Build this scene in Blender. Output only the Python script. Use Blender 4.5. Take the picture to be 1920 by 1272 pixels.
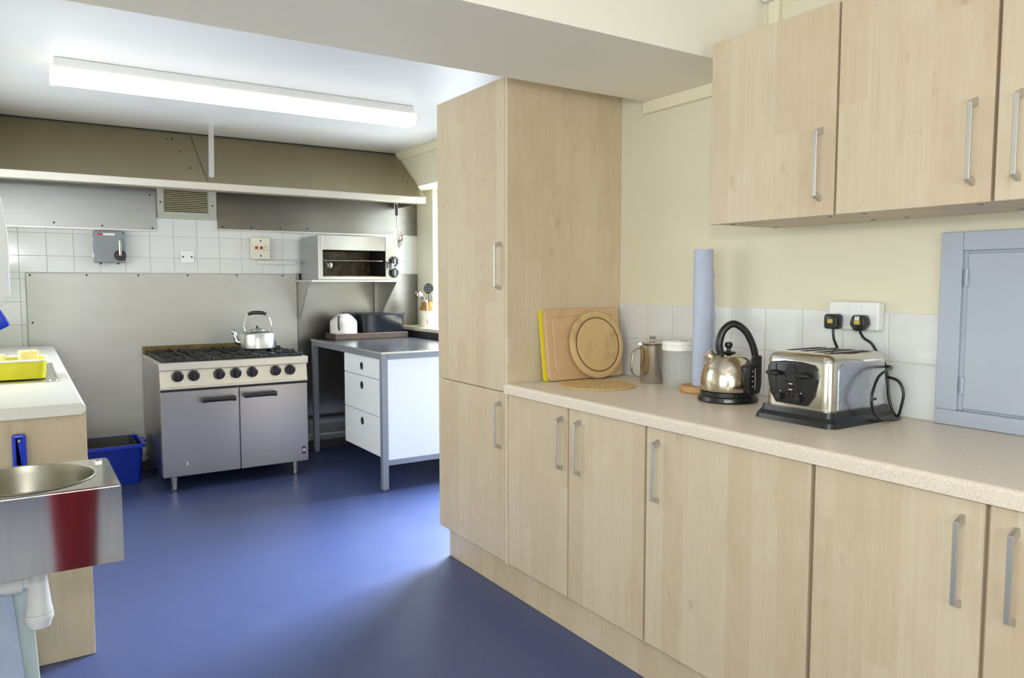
import bpy, bmesh, math, random
from mathutils import Vector, Matrix, Euler
random.seed(7)
R = math.radians
scene = bpy.context.scene
col = scene.collection
for o in list(bpy.data.objects): bpy.data.objects.remove(o)

# ------------------------------------------------------------------ camera
cam_d = bpy.data.cameras.new('camera'); cam = bpy.data.objects.new('camera', cam_d); col.objects.link(cam)
cam.location = (0, 0, 1.322)
YAW, PITCH = 33.015, 4.27
cam.rotation_euler = (R(90 - PITCH), 0, -R(YAW))
cam_d.sensor_width = 36; cam_d.lens = 1419.6 / 1920 * 36; cam_d.clip_start = .05
scene.camera = cam

# ------------------------------------------------------------------ world, view, lights
w = bpy.data.worlds.new('world'); scene.world = w; w.use_nodes = True
bg = w.node_tree.nodes['Background']; bg.inputs[0].default_value = (.80, .90, 1, 1); bg.inputs[1].default_value = 0.35
vs = scene.view_settings
vs.view_transform = 'Standard'; vs.look = 'None'; vs.gamma = 1; vs.use_curve_mapping = False
vs.exposure = -0.2

def area(name, loc, rot, sx, sy, power, color=(1, 1, 1), spread=180):
    d = bpy.data.lights.new(name, 'AREA'); d.shape = 'RECTANGLE'; d.size = sx; d.size_y = sy
    d.energy = power; d.color = color; d.spread = R(spread)
    o = bpy.data.objects.new(name, d); col.objects.link(o); o.location = loc; o.rotation_euler = rot
    return o
DAY = (.90, .95, 1.0)
# daylight through the windows (each at an unseen window; the door light is set outside, aimed at the floor)
area('daylight_west', (-2.72, -.2, 1.35), (0, R(-90), 0), 1.6, 2.7, 104, DAY)
area('daylight_south', (-.4, -2.34, 1.35), (R(90), 0, 0), 2.5, 1.6, 72, DAY)
area('daylight_left', (-.44, 4.2, 1.55), (0, R(-92), 0), 1.0, 1.9, 34, DAY)
area('daylight_right', (3.06, 5.10, 1.52), (0, R(90), 0), 1.06, .86, 34, (.88, .94, 1))
door_dir = Vector((1.45, 3.15, 0)) - Vector((4.2, 4.9, 2.5))
area('daylight_door', (4.2, 4.9, 2.5), door_dir.to_track_quat('-Z', 'Y').to_euler(), 1.8, 1.8, 830, (.74, .86, 1), 110)
# the photographer's flash beside the camera
area('camera_flash', (-.12, -.1, 1.62), (R(88), 0, R(-38)), .12, .08, 15, (.97, .98, 1))

# ------------------------------------------------------------------ materials
def mat(name, color, rough=.5, metal=0., spec=.5, **kw):
    m = bpy.data.materials.new(name); m.use_nodes = True
    b = m.node_tree.nodes['Principled BSDF']
    b.inputs['Base Color'].default_value = (*color, 1); b.inputs['Roughness'].default_value = rough
    b.inputs['Metallic'].default_value = metal; b.inputs['Specular IOR Level'].default_value = spec
    for k, v in kw.items(): b.inputs[k.replace('_', ' ')].default_value = v
    return m
def S(r, g, b):   # sRGB 0-255 to linear
    f = lambda c: c / 12.92 if c <= .04045 else ((c + .055) / 1.055) ** 2.4
    return tuple(f(c / 255) for c in (r, g, b))
class NT:
    def __init__(s, m): s.t = m.node_tree; s.b = s.t.nodes['Principled BSDF']
    def n(s, typ, **kw):
        nd = s.t.nodes.new(typ)
        for k, v in kw.items(): setattr(nd, k, v)
        return nd
    def l(s, a, b): s.t.links.new(a, b)
    def math(s, op, a, b=None):
        nd = s.n('ShaderNodeMath', operation=op)
        for i, v in enumerate((a, b)):
            if v is None: continue
            if isinstance(v, (int, float)): nd.inputs[i].default_value = v
            else: s.l(v, nd.inputs[i])
        return nd.outputs[0]
    def noise(s, vec, scale, detail=3, rough=.5, mapscale=None, dim='3D'):
        if mapscale:
            mp = s.n('ShaderNodeMapping'); mp.inputs['Scale'].default_value = mapscale; s.l(vec, mp.inputs[0]); vec = mp.outputs[0]
        nd = s.n('ShaderNodeTexNoise'); nd.inputs['Scale'].default_value = scale; nd.inputs['Detail'].default_value = detail
        nd.inputs['Roughness'].default_value = rough; s.l(vec, nd.inputs['Vector']); return nd.outputs['Fac']
    def ramp(s, fac, stops):
        nd = s.n('ShaderNodeValToRGB'); cr = nd.color_ramp
        cr.elements[0].position = stops[0][0]; cr.elements[0].color = (*stops[0][1], 1)
        cr.elements[1].position = stops[-1][0]; cr.elements[1].color = (*stops[-1][1], 1)
        for p, c in stops[1:-1]:
            e = cr.elements.new(p); e.color = (*c, 1)
        s.l(fac, nd.inputs[0]); return nd.outputs[0]
    def mix(s, fac, a, b, typ='MIX'):
        nd = s.n('ShaderNodeMix', data_type='RGBA', blend_type=typ)
        if isinstance(fac, (int, float)): nd.inputs[0].default_value = fac
        else: s.l(fac, nd.inputs[0])
        for i, v in ((6, a), (7, b)):
            if isinstance(v, tuple): nd.inputs[i].default_value = (*v, 1)
            else: s.l(v, nd.inputs[i])
        return nd.outputs[2]
    def bump(s, h, strength, dist=.01):
        nd = s.n('ShaderNodeBump'); nd.inputs['Strength'].default_value = strength; nd.inputs['Distance'].default_value = dist
        s.l(h, nd.inputs['Height']); s.l(nd.outputs[0], s.b.inputs['Normal'])
    def obj(s): return s.n('ShaderNodeTexCoord').outputs['Object']
    def rnd(s): return s.n('ShaderNodeObjectInfo').outputs['Random']

def wood_laminate(name, base, dark, light, rough=.42, strip=.085):
    m = mat(name, base, rough); t = NT(m)
    sep = t.n('ShaderNodeSeparateXYZ'); t.l(t.obj(), sep.inputs[0])
    r = t.rnd()
    s_ = t.math('ADD', t.math('ADD', sep.outputs[0], sep.outputs[1]), t.math('MULTIPLY', r, 7.3))
    pid = t.math('FLOOR', t.math('DIVIDE', s_, strip))
    zz = t.math('ADD', sep.outputs[2], t.math('MULTIPLY', t.math('FRACT', t.math('MULTIPLY', pid, .377)), 1.3))
    seg = t.math('FLOOR', t.math('DIVIDE', zz, .95))
    cb = t.n('ShaderNodeCombineXYZ'); t.l(pid, cb.inputs[0]); t.l(seg, cb.inputs[1]); t.l(r, cb.inputs[2])
    wn = t.n('ShaderNodeTexWhiteNoise'); t.l(cb.outputs[0], wn.inputs[0])
    cv = t.n('ShaderNodeCombineXYZ'); t.l(s_, cv.inputs[0]); t.l(t.math('MULTIPLY', wn.outputs[0], 5.0), cv.inputs[1]); t.l(sep.outputs[2], cv.inputs[2])
    g = t.noise(cv.outputs[0], 1, 5, .6, (110, 3, 2.5))
    g2 = t.noise(cv.outputs[0], 1, 3, .5, (14, 2, 3.0))
    fig = t.noise(cv.outputs[0], 1, 3, .6, (16, 3, 9)); kn = t.noise(cv.outputs[0], 1, 2, .5, (22, 4, 12))
    c = t.mix(wn.outputs[0], dark, light)
    c = t.mix(.70, c, base)
    c = t.mix(t.math('MULTIPLY', t.ramp(g, [(.35, (0, 0, 0)), (.7, (1, 1, 1))]), .32), c, dark)
    c = t.mix(t.math('MULTIPLY', t.ramp(g2, [(.5, (0, 0, 0)), (.8, (1, 1, 1))]), .45), c, dark)
    c = t.mix(t.math('MULTIPLY', t.ramp(fig, [(.5, (0, 0, 0)), (.75, (1, 1, 1))]), .30), c, light)
    c = t.mix(t.math('MULTIPLY', t.ramp(kn, [(.66, (0, 0, 0)), (.80, (1, 1, 1))]), .55), c, tuple(x * .82 for x in dark))
    t.l(c, t.b.inputs['Base Color'])
    return m
MAPLE = wood_laminate('maple_laminate', S(208, 191, 161), S(190, 163, 128), S(218, 205, 180))
MAPLE2 = wood_laminate('maple_end_panel', S(218, 201, 168), S(198, 170, 134), S(226, 212, 184), .45, .075)

def plain_noise(name, c1, c2, rough, scale, spec=.5, bump=0, metal=0, bscale=None):
    m = mat(name, c1, rough, metal, spec); t = NT(m); v = t.obj()
    n = t.noise(v, scale, 4); t.l(t.ramp(n, [(.35, c1), (.65, c2)]), t.b.inputs['Base Color'])
    if bump: t.bump(t.noise(v, bscale or scale, 3), bump, .004)
    return m
CREAM = plain_noise('cream_paint', S(228, 221, 195), S(231, 224, 199), .6, 2.0, bump=.10, bscale=220)
WHITE_PAINT = plain_noise('white_ceiling_paint', S(238, 238, 238), S(242, 242, 242), .38, 3, bump=.15, bscale=130)
CREAM_CEIL = plain_noise('cream_beam_paint', S(246, 240, 222), S(247, 241, 224), .6, 2, bump=.06, bscale=200)
TRIMC = mat('cream_gloss', S(238, 230, 200), .35)
TILE = plain_noise('white_glazed_tile', S(222, 222, 219), S(226, 226, 223), .12, 4)
GROUT = mat('grout', S(210, 208, 202), .85)
WHITE_PL = mat('white_plastic', S(238, 238, 236), .35)
CREAM_PL = mat('ivory_plastic', S(232, 226, 205), .38)
CLEARISH = mat('translucent_white', S(244, 242, 232), .3)
BLACK_PL = mat('black_plastic', (.012, .012, .013), .28)
BLACK_MAT = mat('black_matt', (.015, .015, .016), .6)
DARK = mat('dark_interior', (.02, .019, .017), .7)
BLUE_PL = mat('blue_plastic', S(14, 50, 175), .35)
BLUE_PL2 = mat('bright_blue_plastic', S(25, 60, 205), .3)
GREY_PL = mat('grey_bin_inside', S(80, 80, 76), .55)
HATCHC = plain_noise('blue_grey_gloss', S(176, 183, 196), S(180, 187, 200), .32, 3)
RED = mat('red_stand_in', S(165, 45, 68), .7)  # colour of the unseen tub added for the basin reflection
REDSW = mat('red_switch', S(190, 30, 35), .3)
GREYBOX = mat('grey_enamel', S(138, 142, 145), .4, .2)
CONDUIT = mat('conduit_white', S(232, 230, 220), .4)

def steel(name, c, rough, var=.12, stretch=(2, 2, 2), scale=1, dirt=None, aniso=0., metal=1.0):
    m = mat(name, c, rough, metal); t = NT(m); v = t.obj()
    n = t.noise(v, scale, 5, .6, stretch)
    n2 = t.noise(v, 2.2, 4, .6)
    mr = t.n('ShaderNodeMapRange'); mr.inputs[3].default_value = max(.04, rough - var); mr.inputs[4].default_value = rough + var
    t.l(n2, mr.inputs[0]); t.l(mr.outputs[0], t.b.inputs['Roughness'])
    d = dirt or tuple(x * .86 for x in c)
    t.l(t.mix(t.math('MULTIPLY', n, .6), c, d), t.b.inputs['Base Color'])
    if aniso: t.b.inputs['Anisotropic'].default_value = aniso
    return m
STEEL_SPLASH = steel('worn_steel_sheet', S(196, 195, 190), .46, .10, (3, 3, 9), 1, S(165, 162, 152))
STEEL_PANEL = steel('brushed_steel_panel', S(185, 186, 188), .34, .10, (3, 3, 40), 1, S(150, 148, 140))
STEEL_DARK = steel('greasy_steel_sheet', S(136, 133, 127), .30, .03, (3, 3, 20), 1, S(104, 99, 90))
STEEL_HOOD = steel('dull_hood_steel', S(178, 168, 142), .50, .08, (6, 2, 2), 1, S(158, 148, 122))
STEEL_BRIGHT = steel('bright_hood_edge', S(225, 222, 214), .36, .08)
STEEL_COOK = steel('cooker_door_steel', S(172, 170, 173), .34, .07, (1, 1, 60), 1, S(170, 168, 168))
STEEL_FASCIA = steel('cooker_fascia_steel', S(214, 208, 196), .42, .06)
STEEL_GRILL = steel('grill_front_steel', S(190, 186, 178), .3, .06)
STEEL_POL = steel('polished_steel', S(205, 202, 196), .14, .05)
CHROME = steel('toaster_steel', S(212, 208, 196), .16, .05)
MIRROR = plain_noise('hazy_mirror_plate', S(214, 216, 220), S(196, 198, 202), .26, 60, metal=1)
BASINST = steel('basin_steel', S(226, 218, 200), .06, .02, (60, 1, 6), 1, S(175, 172, 166))
BOWLST = steel('satin_bowl_steel', S(160, 156, 142), .34, .05)
ALU = steel('kettle_aluminium', S(205, 205, 202), .30, .06)
HANDLE = mat('satin_nickel', S(200, 197, 191), .38, .85)
FRAME = mat('grey_metal_frame', S(142, 148, 156), .45, .35)
DESKTOP = steel('dark_steel_desktop', S(92, 92, 98), .24, .06, (2, 2, 2), 1, S(78, 78, 84), metal=.75)
IRON = mat('cast_iron', (.022, .021, .020), .55, .2)
ENAMEL_W = mat('white_enamel', S(228, 225, 215), .25)
BROWN_TRAY = plain_noise('brown_tray', S(84, 66, 54), S(72, 55, 45), .5, 30)
DRAWERW = mat('white_drawer', S(236, 240, 243), .4)
CAST_G = plain_noise('greasy_backguard', S(120, 104, 58), S(92, 78, 40), .45, 14, metal=.5)
GREASE = plain_noise('greasy_oven_back', S(120, 104, 72), S(60, 48, 30), .5, 18)
STONE = mat('stoneware_cream', S(222, 214, 196), .3)
STONE_B = mat('stoneware_brown', S(150, 104, 48), .3)

def floor_mat():
    m = mat('blue_vinyl', S(66, 77, 122), .36); t = NT(m); v = t.obj()
    n1 = t.noise(v, 150, 4, .75); n2 = t.noise(v, 4.5, 8, .72)
    c = t.ramp(n1, [(.3, S(56, 67, 112)), (.7, S(76, 87, 132))])
    c = t.mix(t.math('MULTIPLY', t.ramp(n2, [(.4, (0, 0, 0)), (.75, (1, 1, 1))]), .28), c, S(80, 89, 124))
    t.l(c, t.b.inputs['Base Color'])
    mr = t.n('ShaderNodeMapRange'); mr.inputs[3].default_value = .30; mr.inputs[4].default_value = .46
    t.l(n2, mr.inputs[0]); t.l(mr.outputs[0], t.b.inputs['Roughness'])
    t.bump(n1, .08, .002); return m
FLOOR = floor_mat()
def worktop_mat(name, c0, c1, c2):
    m = mat(name, c0, .34); t = NT(m); v = t.obj()
    n = t.noise(v, 420, 2, .7); n2 = t.noise(v, 700, 1)
    c = t.ramp(n, [(.34, c1), (.5, c0), (.68, c2)])
    c = t.mix(t.math('MULTIPLY', t.ramp(n2, [(.62, (0, 0, 0)), (.7, (1, 1, 1))]), .5), c, c1)
    t.l(c, t.b.inputs['Base Color']); return m
WORKTOP = worktop_mat('beige_speckled_laminate', S(228, 214, 194), S(204, 188, 166), S(240, 228, 212))
WORKTOP_L = worktop_mat('pale_speckled_laminate', S(222, 218, 210), S(205, 198, 186), S(232, 230, 224))
def board_mat(name, base, dark, ax=(2, 30, 30), st=.55, th=.56):
    m = mat(name, base, .5); t = NT(m); v = t.obj()
    g = t.noise(v, 1, 5, .6, ax); b = t.noise(v, 7, 4, .6)
    c = t.mix(t.math('MULTIPLY', g, .6), base, dark)
    c = t.mix(t.math('MULTIPLY', t.ramp(b, [(th, (0, 0, 0)), (th + .2, (1, 1, 1))]), st), c, tuple(x * .45 for x in dark))
    t.l(c, t.b.inputs['Base Color']); return m
BOARD = board_mat('oiled_beech', S(222, 186, 140), S(196, 152, 106), (4, 30, 40))
ROUNDB = board_mat('worn_round_board', S(222, 192, 136), S(190, 152, 98), (18, 4, 4), .75, .51)
PINE = board_mat('pine_base', S(206, 160, 102), S(176, 126, 70), (20, 20, 4))
GROOVE = mat('groove_stain', S(120, 82, 50), .6)
def woven():
    m = mat('woven_cork', S(196, 160, 100), .75); t = NT(m); v = t.obj()
    n = t.noise(v, 190, 3, .6)
    t.l(t.ramp(n, [(.3, S(166, 128, 74)), (.5, S(220, 186, 126)), (.8, S(238, 210, 156))]), t.b.inputs['Base Color']); return m
WOVEN = woven()
YELLOW = mat('yellow_plastic', S(232, 218, 20), .4)
YEL_TUB = plain_noise('yellow_tub', S(222, 214, 30), S(208, 198, 28), .4, 12)
SPONGE = plain_noise('pale_sponge', S(250, 236, 176), S(240, 220, 150), .8, 90, bump=.4)
PAPER = plain_noise('blue_paper_roll', S(184, 192, 212), S(190, 198, 216), .85, 60, bump=.25)
CLOTH = plain_noise('pale_tea_towel', S(196, 212, 208), S(214, 226, 224), .9, 9)
CLOTH2 = plain_noise('lilac_tea_towel', S(176, 190, 216), S(190, 202, 222), .9, 9)
KETBODY = steel('kettle_steel', S(210, 200, 182), .17, .05)
def glass_thin(name, tint, fac=.14, rough=.05):
    m = bpy.data.materials.new(name); m.use_nodes = True; t = m.node_tree; t.nodes.clear()
    o = t.nodes.new('ShaderNodeOutputMaterial'); mx = t.nodes.new('ShaderNodeMixShader'); tr = t.nodes.new('ShaderNodeBsdfTransparent')
    g = t.nodes.new('ShaderNodeBsdfPrincipled'); g.inputs['Roughness'].default_value = rough; g.inputs['Base Color'].default_value = (*tint, 1)
    tr.inputs[0].default_value = (.97, .98, .97, 1); mx.inputs[0].default_value = fac
    t.links.new(tr.outputs[0], mx.inputs[1]); t.links.new(g.outputs[0], mx.inputs[2]); t.links.new(mx.outputs[0], o.inputs[0]); return m
GLASS = glass_thin('window_glass', (.8, .85, .85), .06)
JARPL = glass_thin('clear_scratched_plastic', (.86, .85, .82), .30, .2)
def emit(name, c, s):
    m = mat(name, c, .4); b = m.node_tree.nodes['Principled BSDF']
    b.inputs['Emission Color'].default_value = (*c, 1); b.inputs['Emission Strength'].default_value = s; return m
TUBE = emit('lit_diffuser', (1, .93, .78), 1.45)
TUBE_END = emit('lit_diffuser_end', (1, .90, .68), .6)

# ------------------------------------------------------------------ mesh helpers
class MB:
    def __init__(s): s.bm = bmesh.new()
    def _merge(s, b):
        me = bpy.data.meshes.new('t'); b.to_mesh(me); b.free(); s.bm.from_mesh(me); bpy.data.meshes.remove(me); return s
    def box(s, x0, x1, y0, y1, z0, z1, bev=0, seg=2, M=None):
        b = bmesh.new(); bmesh.ops.create_cube(b, size=1)
        for v in b.verts: v.co = Vector(((x0 + x1) / 2 + v.co.x * (x1 - x0), (y0 + y1) / 2 + v.co.y * (y1 - y0), (z0 + z1) / 2 + v.co.z * (z1 - z0)))
        if bev: bmesh.ops.bevel(b, geom=list(b.edges), offset=bev, segments=seg, affect='EDGES', profile=.5)
        if M is not None: b.transform(M)
        return s._merge(b)
    def prism(s, pts, axis, a, c, bev=0, seg=2, M=None):
        """polygon pts in the plane normal to axis, extruded from a to c. axis x: pts=(y,z); y: (x,z); z: (x,y)"""
        b = bmesh.new()
        def mk(p, t): return {'x': (t, p[0], p[1]), 'y': (p[0], t, p[1]), 'z': (p[0], p[1], t)}[axis]
        A = [b.verts.new(mk(p, a)) for p in pts]; B = [b.verts.new(mk(p, c)) for p in pts]
        n = len(pts); b.faces.new(A); b.faces.new(B[::-1])
        for i in range(n): b.faces.new((A[i], B[i], B[(i + 1) % n], A[(i + 1) % n]))
        bmesh.ops.recalc_face_normals(b, faces=b.faces)
        if bev: bmesh.ops.bevel(b, geom=list(b.edges), offset=bev, segments=seg, affect='EDGES', profile=.5)
        if M is not None: b.transform(M)
        return s._merge(b)
    def lathe(s, prof, c=(0, 0, 0), n=32, M=None, closed=False):
        b = bmesh.new(); rings = []
        for r, z in prof:
            if r < 1e-6: rings.append([b.verts.new((0, 0, z))])
            else: rings.append([b.verts.new((r * math.cos(2 * math.pi * i / n), r * math.sin(2 * math.pi * i / n), z)) for i in range(n)])
        pairs = list(zip(rings, rings[1:])) + ([(rings[-1], rings[0])] if closed else [])
        for A, B in pairs:
            for i in range(n):
                j = (i + 1) % n
                if len(A) == 1 and len(B) == 1: continue
                if len(A) == 1: b.faces.new((A[0], B[j], B[i]))
                elif len(B) == 1: b.faces.new((A[i], A[j], B[0]))
                else: b.faces.new((A[i], A[j], B[j], B[i]))
        bmesh.ops.recalc_face_normals(b, faces=b.faces)
        T = Matrix.Translation(Vector(c))
        b.transform(T @ M if M is not None else T)
        return s._merge(b)
    def cyl(s, p, q, r, n=16, r2=None):
        p, q = Vector(p), Vector(q); d = q - p; L = d.length
        M = d.to_track_quat('Z', 'Y').to_matrix().to_4x4()
        return s.lathe([(0, 0), (r, 0), (r if r2 is None else r2, L), (0, L)], p, n, M)
    def tube(s, pts, r, n=10, smooth=6, ry=None, up=(0, 0, 1)):
        P = [Vector(p) for p in pts]
        if smooth:
            Q = []
            E = [P[0] * 2 - P[1]] + P + [P[-1] * 2 - P[-2]]
            for i in range(1, len(E) - 2):
                for k in range(smooth):
                    t = k / smooth; a, b_, c, d = E[i - 1], E[i], E[i + 1], E[i + 2]
                    Q.append(.5 * ((2 * b_) + (c - a) * t + (2 * a - 5 * b_ + 4 * c - d) * t * t + (3 * b_ - a - 3 * c + d) * t ** 3))
            Q.append(P[-1]); P = Q
        b = bmesh.new(); rings = []; prev = None
        for i, p in enumerate(P):
            d = (P[min(i + 1, len(P) - 1)] - P[max(i - 1, 0)]).normalized()
            ref = prev if prev is not None else Vector(up)
            if abs(d.dot(ref.normalized())) > .98: ref = Vector((1, 0, 0)) if abs(d.x) < .9 else Vector((0, 1, 0))
            sd = d.cross(ref).normalized(); u = sd.cross(d).normalized(); prev = u
            rr = r[min(len(r) - 1, int(i / max(1, len(P) - 1) * (len(r) - 1) + .5))] if isinstance(r, (list, tuple)) else r
            r2 = rr if ry is None else ry
            rings.append([b.verts.new(p + sd * rr * math.cos(2 * math.pi * k / n) + u * r2 * math.sin(2 * math.pi * k / n)) for k in range(n)])
        for A, B in zip(rings, rings[1:]):
            for k in range(n): b.faces.new((A[k], A[(k + 1) % n], B[(k + 1) % n], B[k]))
        b.faces.new(rings[0]); b.faces.new(rings[-1][::-1])
        bmesh.ops.recalc_face_normals(b, faces=b.faces)
        return s._merge(b)
    def ball(s, c, r, sx=1, sy=1, sz=1, M=None):
        b = bmesh.new(); bmesh.ops.create_uvsphere(b, u_segments=16, v_segments=10, radius=r)
        for v in b.verts: v.co = Vector((v.co.x * sx, v.co.y * sy, v.co.z * sz))
        if M is not None: b.transform(M)
        b.transform(Matrix.Translation(Vector(c))); return s._merge(b)
    def grid(s, fn, nu, nv, thick=None):
        b = bmesh.new(); V = [[b.verts.new(fn(i / nu, j / nv)) for j in range(nv + 1)] for i in range(nu + 1)]
        for i in range(nu):
            for j in range(nv): b.faces.new((V[i][j], V[i + 1][j], V[i + 1][j + 1], V[i][j + 1]))
        if thick:
            bmesh.ops.recalc_face_normals(b, faces=b.faces)
            bmesh.ops.solidify(b, geom=list(b.faces), thickness=thick)
        return s._merge(b)
ORIG = {}
def thing(name, label, cat, loc=(0, 0, 0), rz=0, group=None, world=True, rot=None, kind=None):
    o = bpy.data.objects.new(name, None); col.objects.link(o); o.location = loc; o.rotation_euler = rot or (0, 0, rz)
    o.empty_display_size = .05
    if label: o['label'] = label
    if cat: o['category'] = cat
    if group: o['group'] = group
    if kind: o['kind'] = kind
    ORIG[o.name] = Vector(loc) if world else Vector((0, 0, 0))
    return o
def obj(name, mb, m, parent=None, smooth=None, label=None, loc=None):
    """geometry in world coordinates (or in the frame of a non-world thing); parts share the origin of their thing"""
    me = bpy.data.meshes.new(name)
    org = ORIG[parent.name] if parent is not None else Vector(loc or (0, 0, 0))
    if org.length: mb.bm.transform(Matrix.Translation(-org))
    mb.bm.to_mesh(me); mb.bm.free()
    me.materials.append(m)
    if smooth is not None:
        me.polygons.foreach_set('use_smooth', [True] * len(me.polygons)); me.set_sharp_from_angle(angle=R(smooth))
    o = bpy.data.objects.new(name, me); col.objects.link(o)
    if parent is not None: o.parent = parent
    else: o.location = org
    ORIG[o.name] = org
    if label: o['label'] = label
    return o
def split(name, mb, m, parent, smooth=None):
    """each loose piece of the mesh becomes a part of its own"""
    b = mb.bm; left = set(b.verts)
    while left:
        seed = left.pop(); isl = {seed}; st = [seed]
        while st:
            for e in st.pop().link_edges:
                for q in e.verts:
                    if q not in isl: isl.add(q); st.append(q)
        left -= isl
        nb = bmesh.new(); mp = {q: nb.verts.new(q.co) for q in isl}
        for f in {f for q in isl for f in q.link_faces}: nb.faces.new([mp[q] for q in f.verts])
        k = MB(); k.bm.free(); k.bm = nb; obj(name, k, m, parent, smooth)
    b.free()
def solo(name, mb, m, label, cat, loc, group=None, smooth=None):
    o = obj(name, mb, m, None, smooth, label, loc); o['category'] = cat
    if group: o['group'] = group
    return o
def struct(name, mb, m, parent=None, loc=(0, 0, 0), smooth=None):
    o = obj(name, mb, m, parent, smooth, None, loc)
    if parent is None: o['kind'] = 'structure'
    return o
def text_mesh(s, size, M, depth=.0006):
    cu = bpy.data.curves.new('txt', 'FONT'); cu.body = s; cu.size = size; cu.extrude = depth; cu.align_x = 'CENTER'; cu.align_y = 'CENTER'
    o = bpy.data.objects.new('txt', cu); col.objects.link(o)
    bpy.context.view_layer.update()
    me = bpy.data.meshes.new_from_object(o.evaluated_get(bpy.context.evaluated_depsgraph_get()))
    bpy.data.objects.remove(o); bpy.data.curves.remove(cu)
    mb = MB(); mb.bm.from_mesh(me); bpy.data.meshes.remove(me); mb.bm.transform(M); return mb
def rrect(x0, x1, z0, z1, r, n=5, corners=(1, 1, 1, 1)):
    P = []
    for (cx, cz, a, k) in ((x1 - r, z0 + r, -90, 0), (x1 - r, z1 - r, 0, 1), (x0 + r, z1 - r, 90, 2), (x0 + r, z0 + r, 180, 3)):
        if corners[k]:
            for i in range(n + 1): P.append((cx + r * math.cos(R(a + 90 * i / n)), cz + r * math.sin(R(a + 90 * i / n))))
        else: P.append(((x1 if k < 2 else x0), (z1 if k in (1, 2) else z0)))
    return P
def recess(mb, axis_normal, steps):
    """inset the face most facing axis_normal by (thickness, depth) steps"""
    b = mb.bm; b.faces.ensure_lookup_table()
    f = max(b.faces, key=lambda q: q.calc_area() if q.normal.dot(Vector(axis_normal)) > .9 else 0)
    for t, d in steps:
        bmesh.ops.inset_individual(b, faces=[f], thickness=t, depth=d, use_even_offset=True)
    return mb

# ------------------------------------------------------------------ key dimensions
XF, XW = 1.657, 2.256          # front plane of the base units, face of the right wall
YB = 5.86                      # back wall
ZC = 2.38                      # back ceiling
XL = -.24                      # left wall beside the sink
XR1, XR2 = 2.66, 2.845         # bulkhead face, recessed wall face

# ------------------------------------------------------------------ the setting
struct('floor', MB().box(-2.7, 3.2, -2.3, 6.1, -.1, 0), FLOOR)
struct('ceiling', MB().box(-2.8, 3.3, 1.9, 6.1, ZC, ZC + .12), WHITE_PAINT)
struct('ceiling_front', MB().box(-2.8, 2.5, -2.45, 1.83, 2.62, 2.74), WHITE_PAINT)
struct('ceiling_beam', MB().box(-2.7, XW, 1.83, 2.41, 2.078, 2.74), CREAM_CEIL)
struct('wall_back', MB().box(XL - .2, 3.3, YB, YB + .2, 0, ZC), GROUT)
struct('wall_right', MB().box(XW, XW + .2, -2.3, 3.22, 0, 2.74), CREAM)
struct('wall_right_return', MB().box(XW, 3.3, 3.221, 3.34, 0, ZC), mat('bounce_cut_grey', S(120, 112, 104), .8))  # unseen return wall, coloured dark to cut bounce light onto the desk side
mb = MB().box(2.68, 2.88, 4.46, YB, 0, .93).box(2.68, 2.82, 4.40, 4.46, 0, 2.075).box(XR1, 3.2, 3.341, YB, 2.075, ZC).box(XR2, 3.0, 5.56, YB, .93, 2.075).box(XR2, 2.90, 4.40, 4.64, .93, 2.075).box(2.68, 2.82, 3.341, 3.40, 0, 2.075)
struct('wall_right_recess', mb, CREAM)
struct('trim_1', MB().box(2.672, XR2, 4.462, YB, .931, .962, .004), TRIMC)      # window sill board
struct('trim_2', MB().box(XR1 - .018, XR1, 3.345, YB - .01, 2.318, ZC, .002), TRIMC)
struct('trim_3', MB().box(XW - .022, XW, -2.2, 2.43, 2.03, 2.078, .002), TRIMC)
def wall_with_opening(name, axis, a0, a1, t0, t1, z1, o0, o1, oz0, oz1, m):
    mb = MB()
    for (p, q, za, zb) in ((a0, o0, 0, z1), (o1, a1, 0, z1), (o0, o1, 0, oz0), (o0, o1, oz1, z1)):
        if q - p < 1e-3: continue
        if axis == 'y': mb.box(t0, t1, p, q, za, zb)
        else: mb.box(p, q, t0, t1, za, zb)
    return struct(name, mb, m)
wall_with_opening('wall_left', 'y', 1.83, YB, XL - .2, XL, ZC, 3.25, 5.15, 1.05, 2.05, CREAM)
wall_with_opening('wall_left_front', 'y', -2.3, 1.83, -2.75, -2.6, 2.74, -1.55, 1.15, .55, 2.15, CREAM)
wall_with_opening('wall_front', 'x', -2.7, XW, -2.36, -2.2, 2.74, -1.65, .85, .55, 2.15, CREAM)
struct('wall_left_step', MB().box(-2.7, XL - .2, 1.84, 1.95, 0, 2.078), CREAM)
def window(name, axis, t, o0, o1, z0, z1, n):
    mb = MB(); f = .05; d = .03
    def bx(p, q, za, zb):
        if axis == 'y': mb.box(t - d, t + d, p, q, za, zb, .004)
        else: mb.box(p, q, t - d, t + d, za, zb, .004)
    bx(o0, o1, z0, z0 + f); bx(o0, o1, z1 - f, z1); bx(o0, o0 + f, z0 + f, z1 - f); bx(o1 - f, o1, z0 + f, z1 - f)
    for k in range(1, n):
        c = o0 + (o1 - o0) * k / n; bx(c - f / 2, c + f / 2, z0 + f, z1 - f)
    o = struct(name, mb, WHITE_PL)
    for k in range(n):
        p = o0 + (o1 - o0) * k / n + f; q = o0 + (o1 - o0) * (k + 1) / n - f
        g = MB().box(t - .003, t + .003, p, q, z0 + f, z1 - f) if axis == 'y' else MB().box(p, q, t - .003, t + .003, z0 + f, z1 - f)
        obj('pane', g, GLASS, o)
window('window_1', 'y', -2.67, -1.55, 1.15, .55, 2.15, 3)
window('window_2', 'x', -2.27, -1.65, .85, .55, 2.15, 3)
window('window_3', 'y', XL - .12, 3.25, 5.15, 1.05, 2.05, 2)
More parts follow.
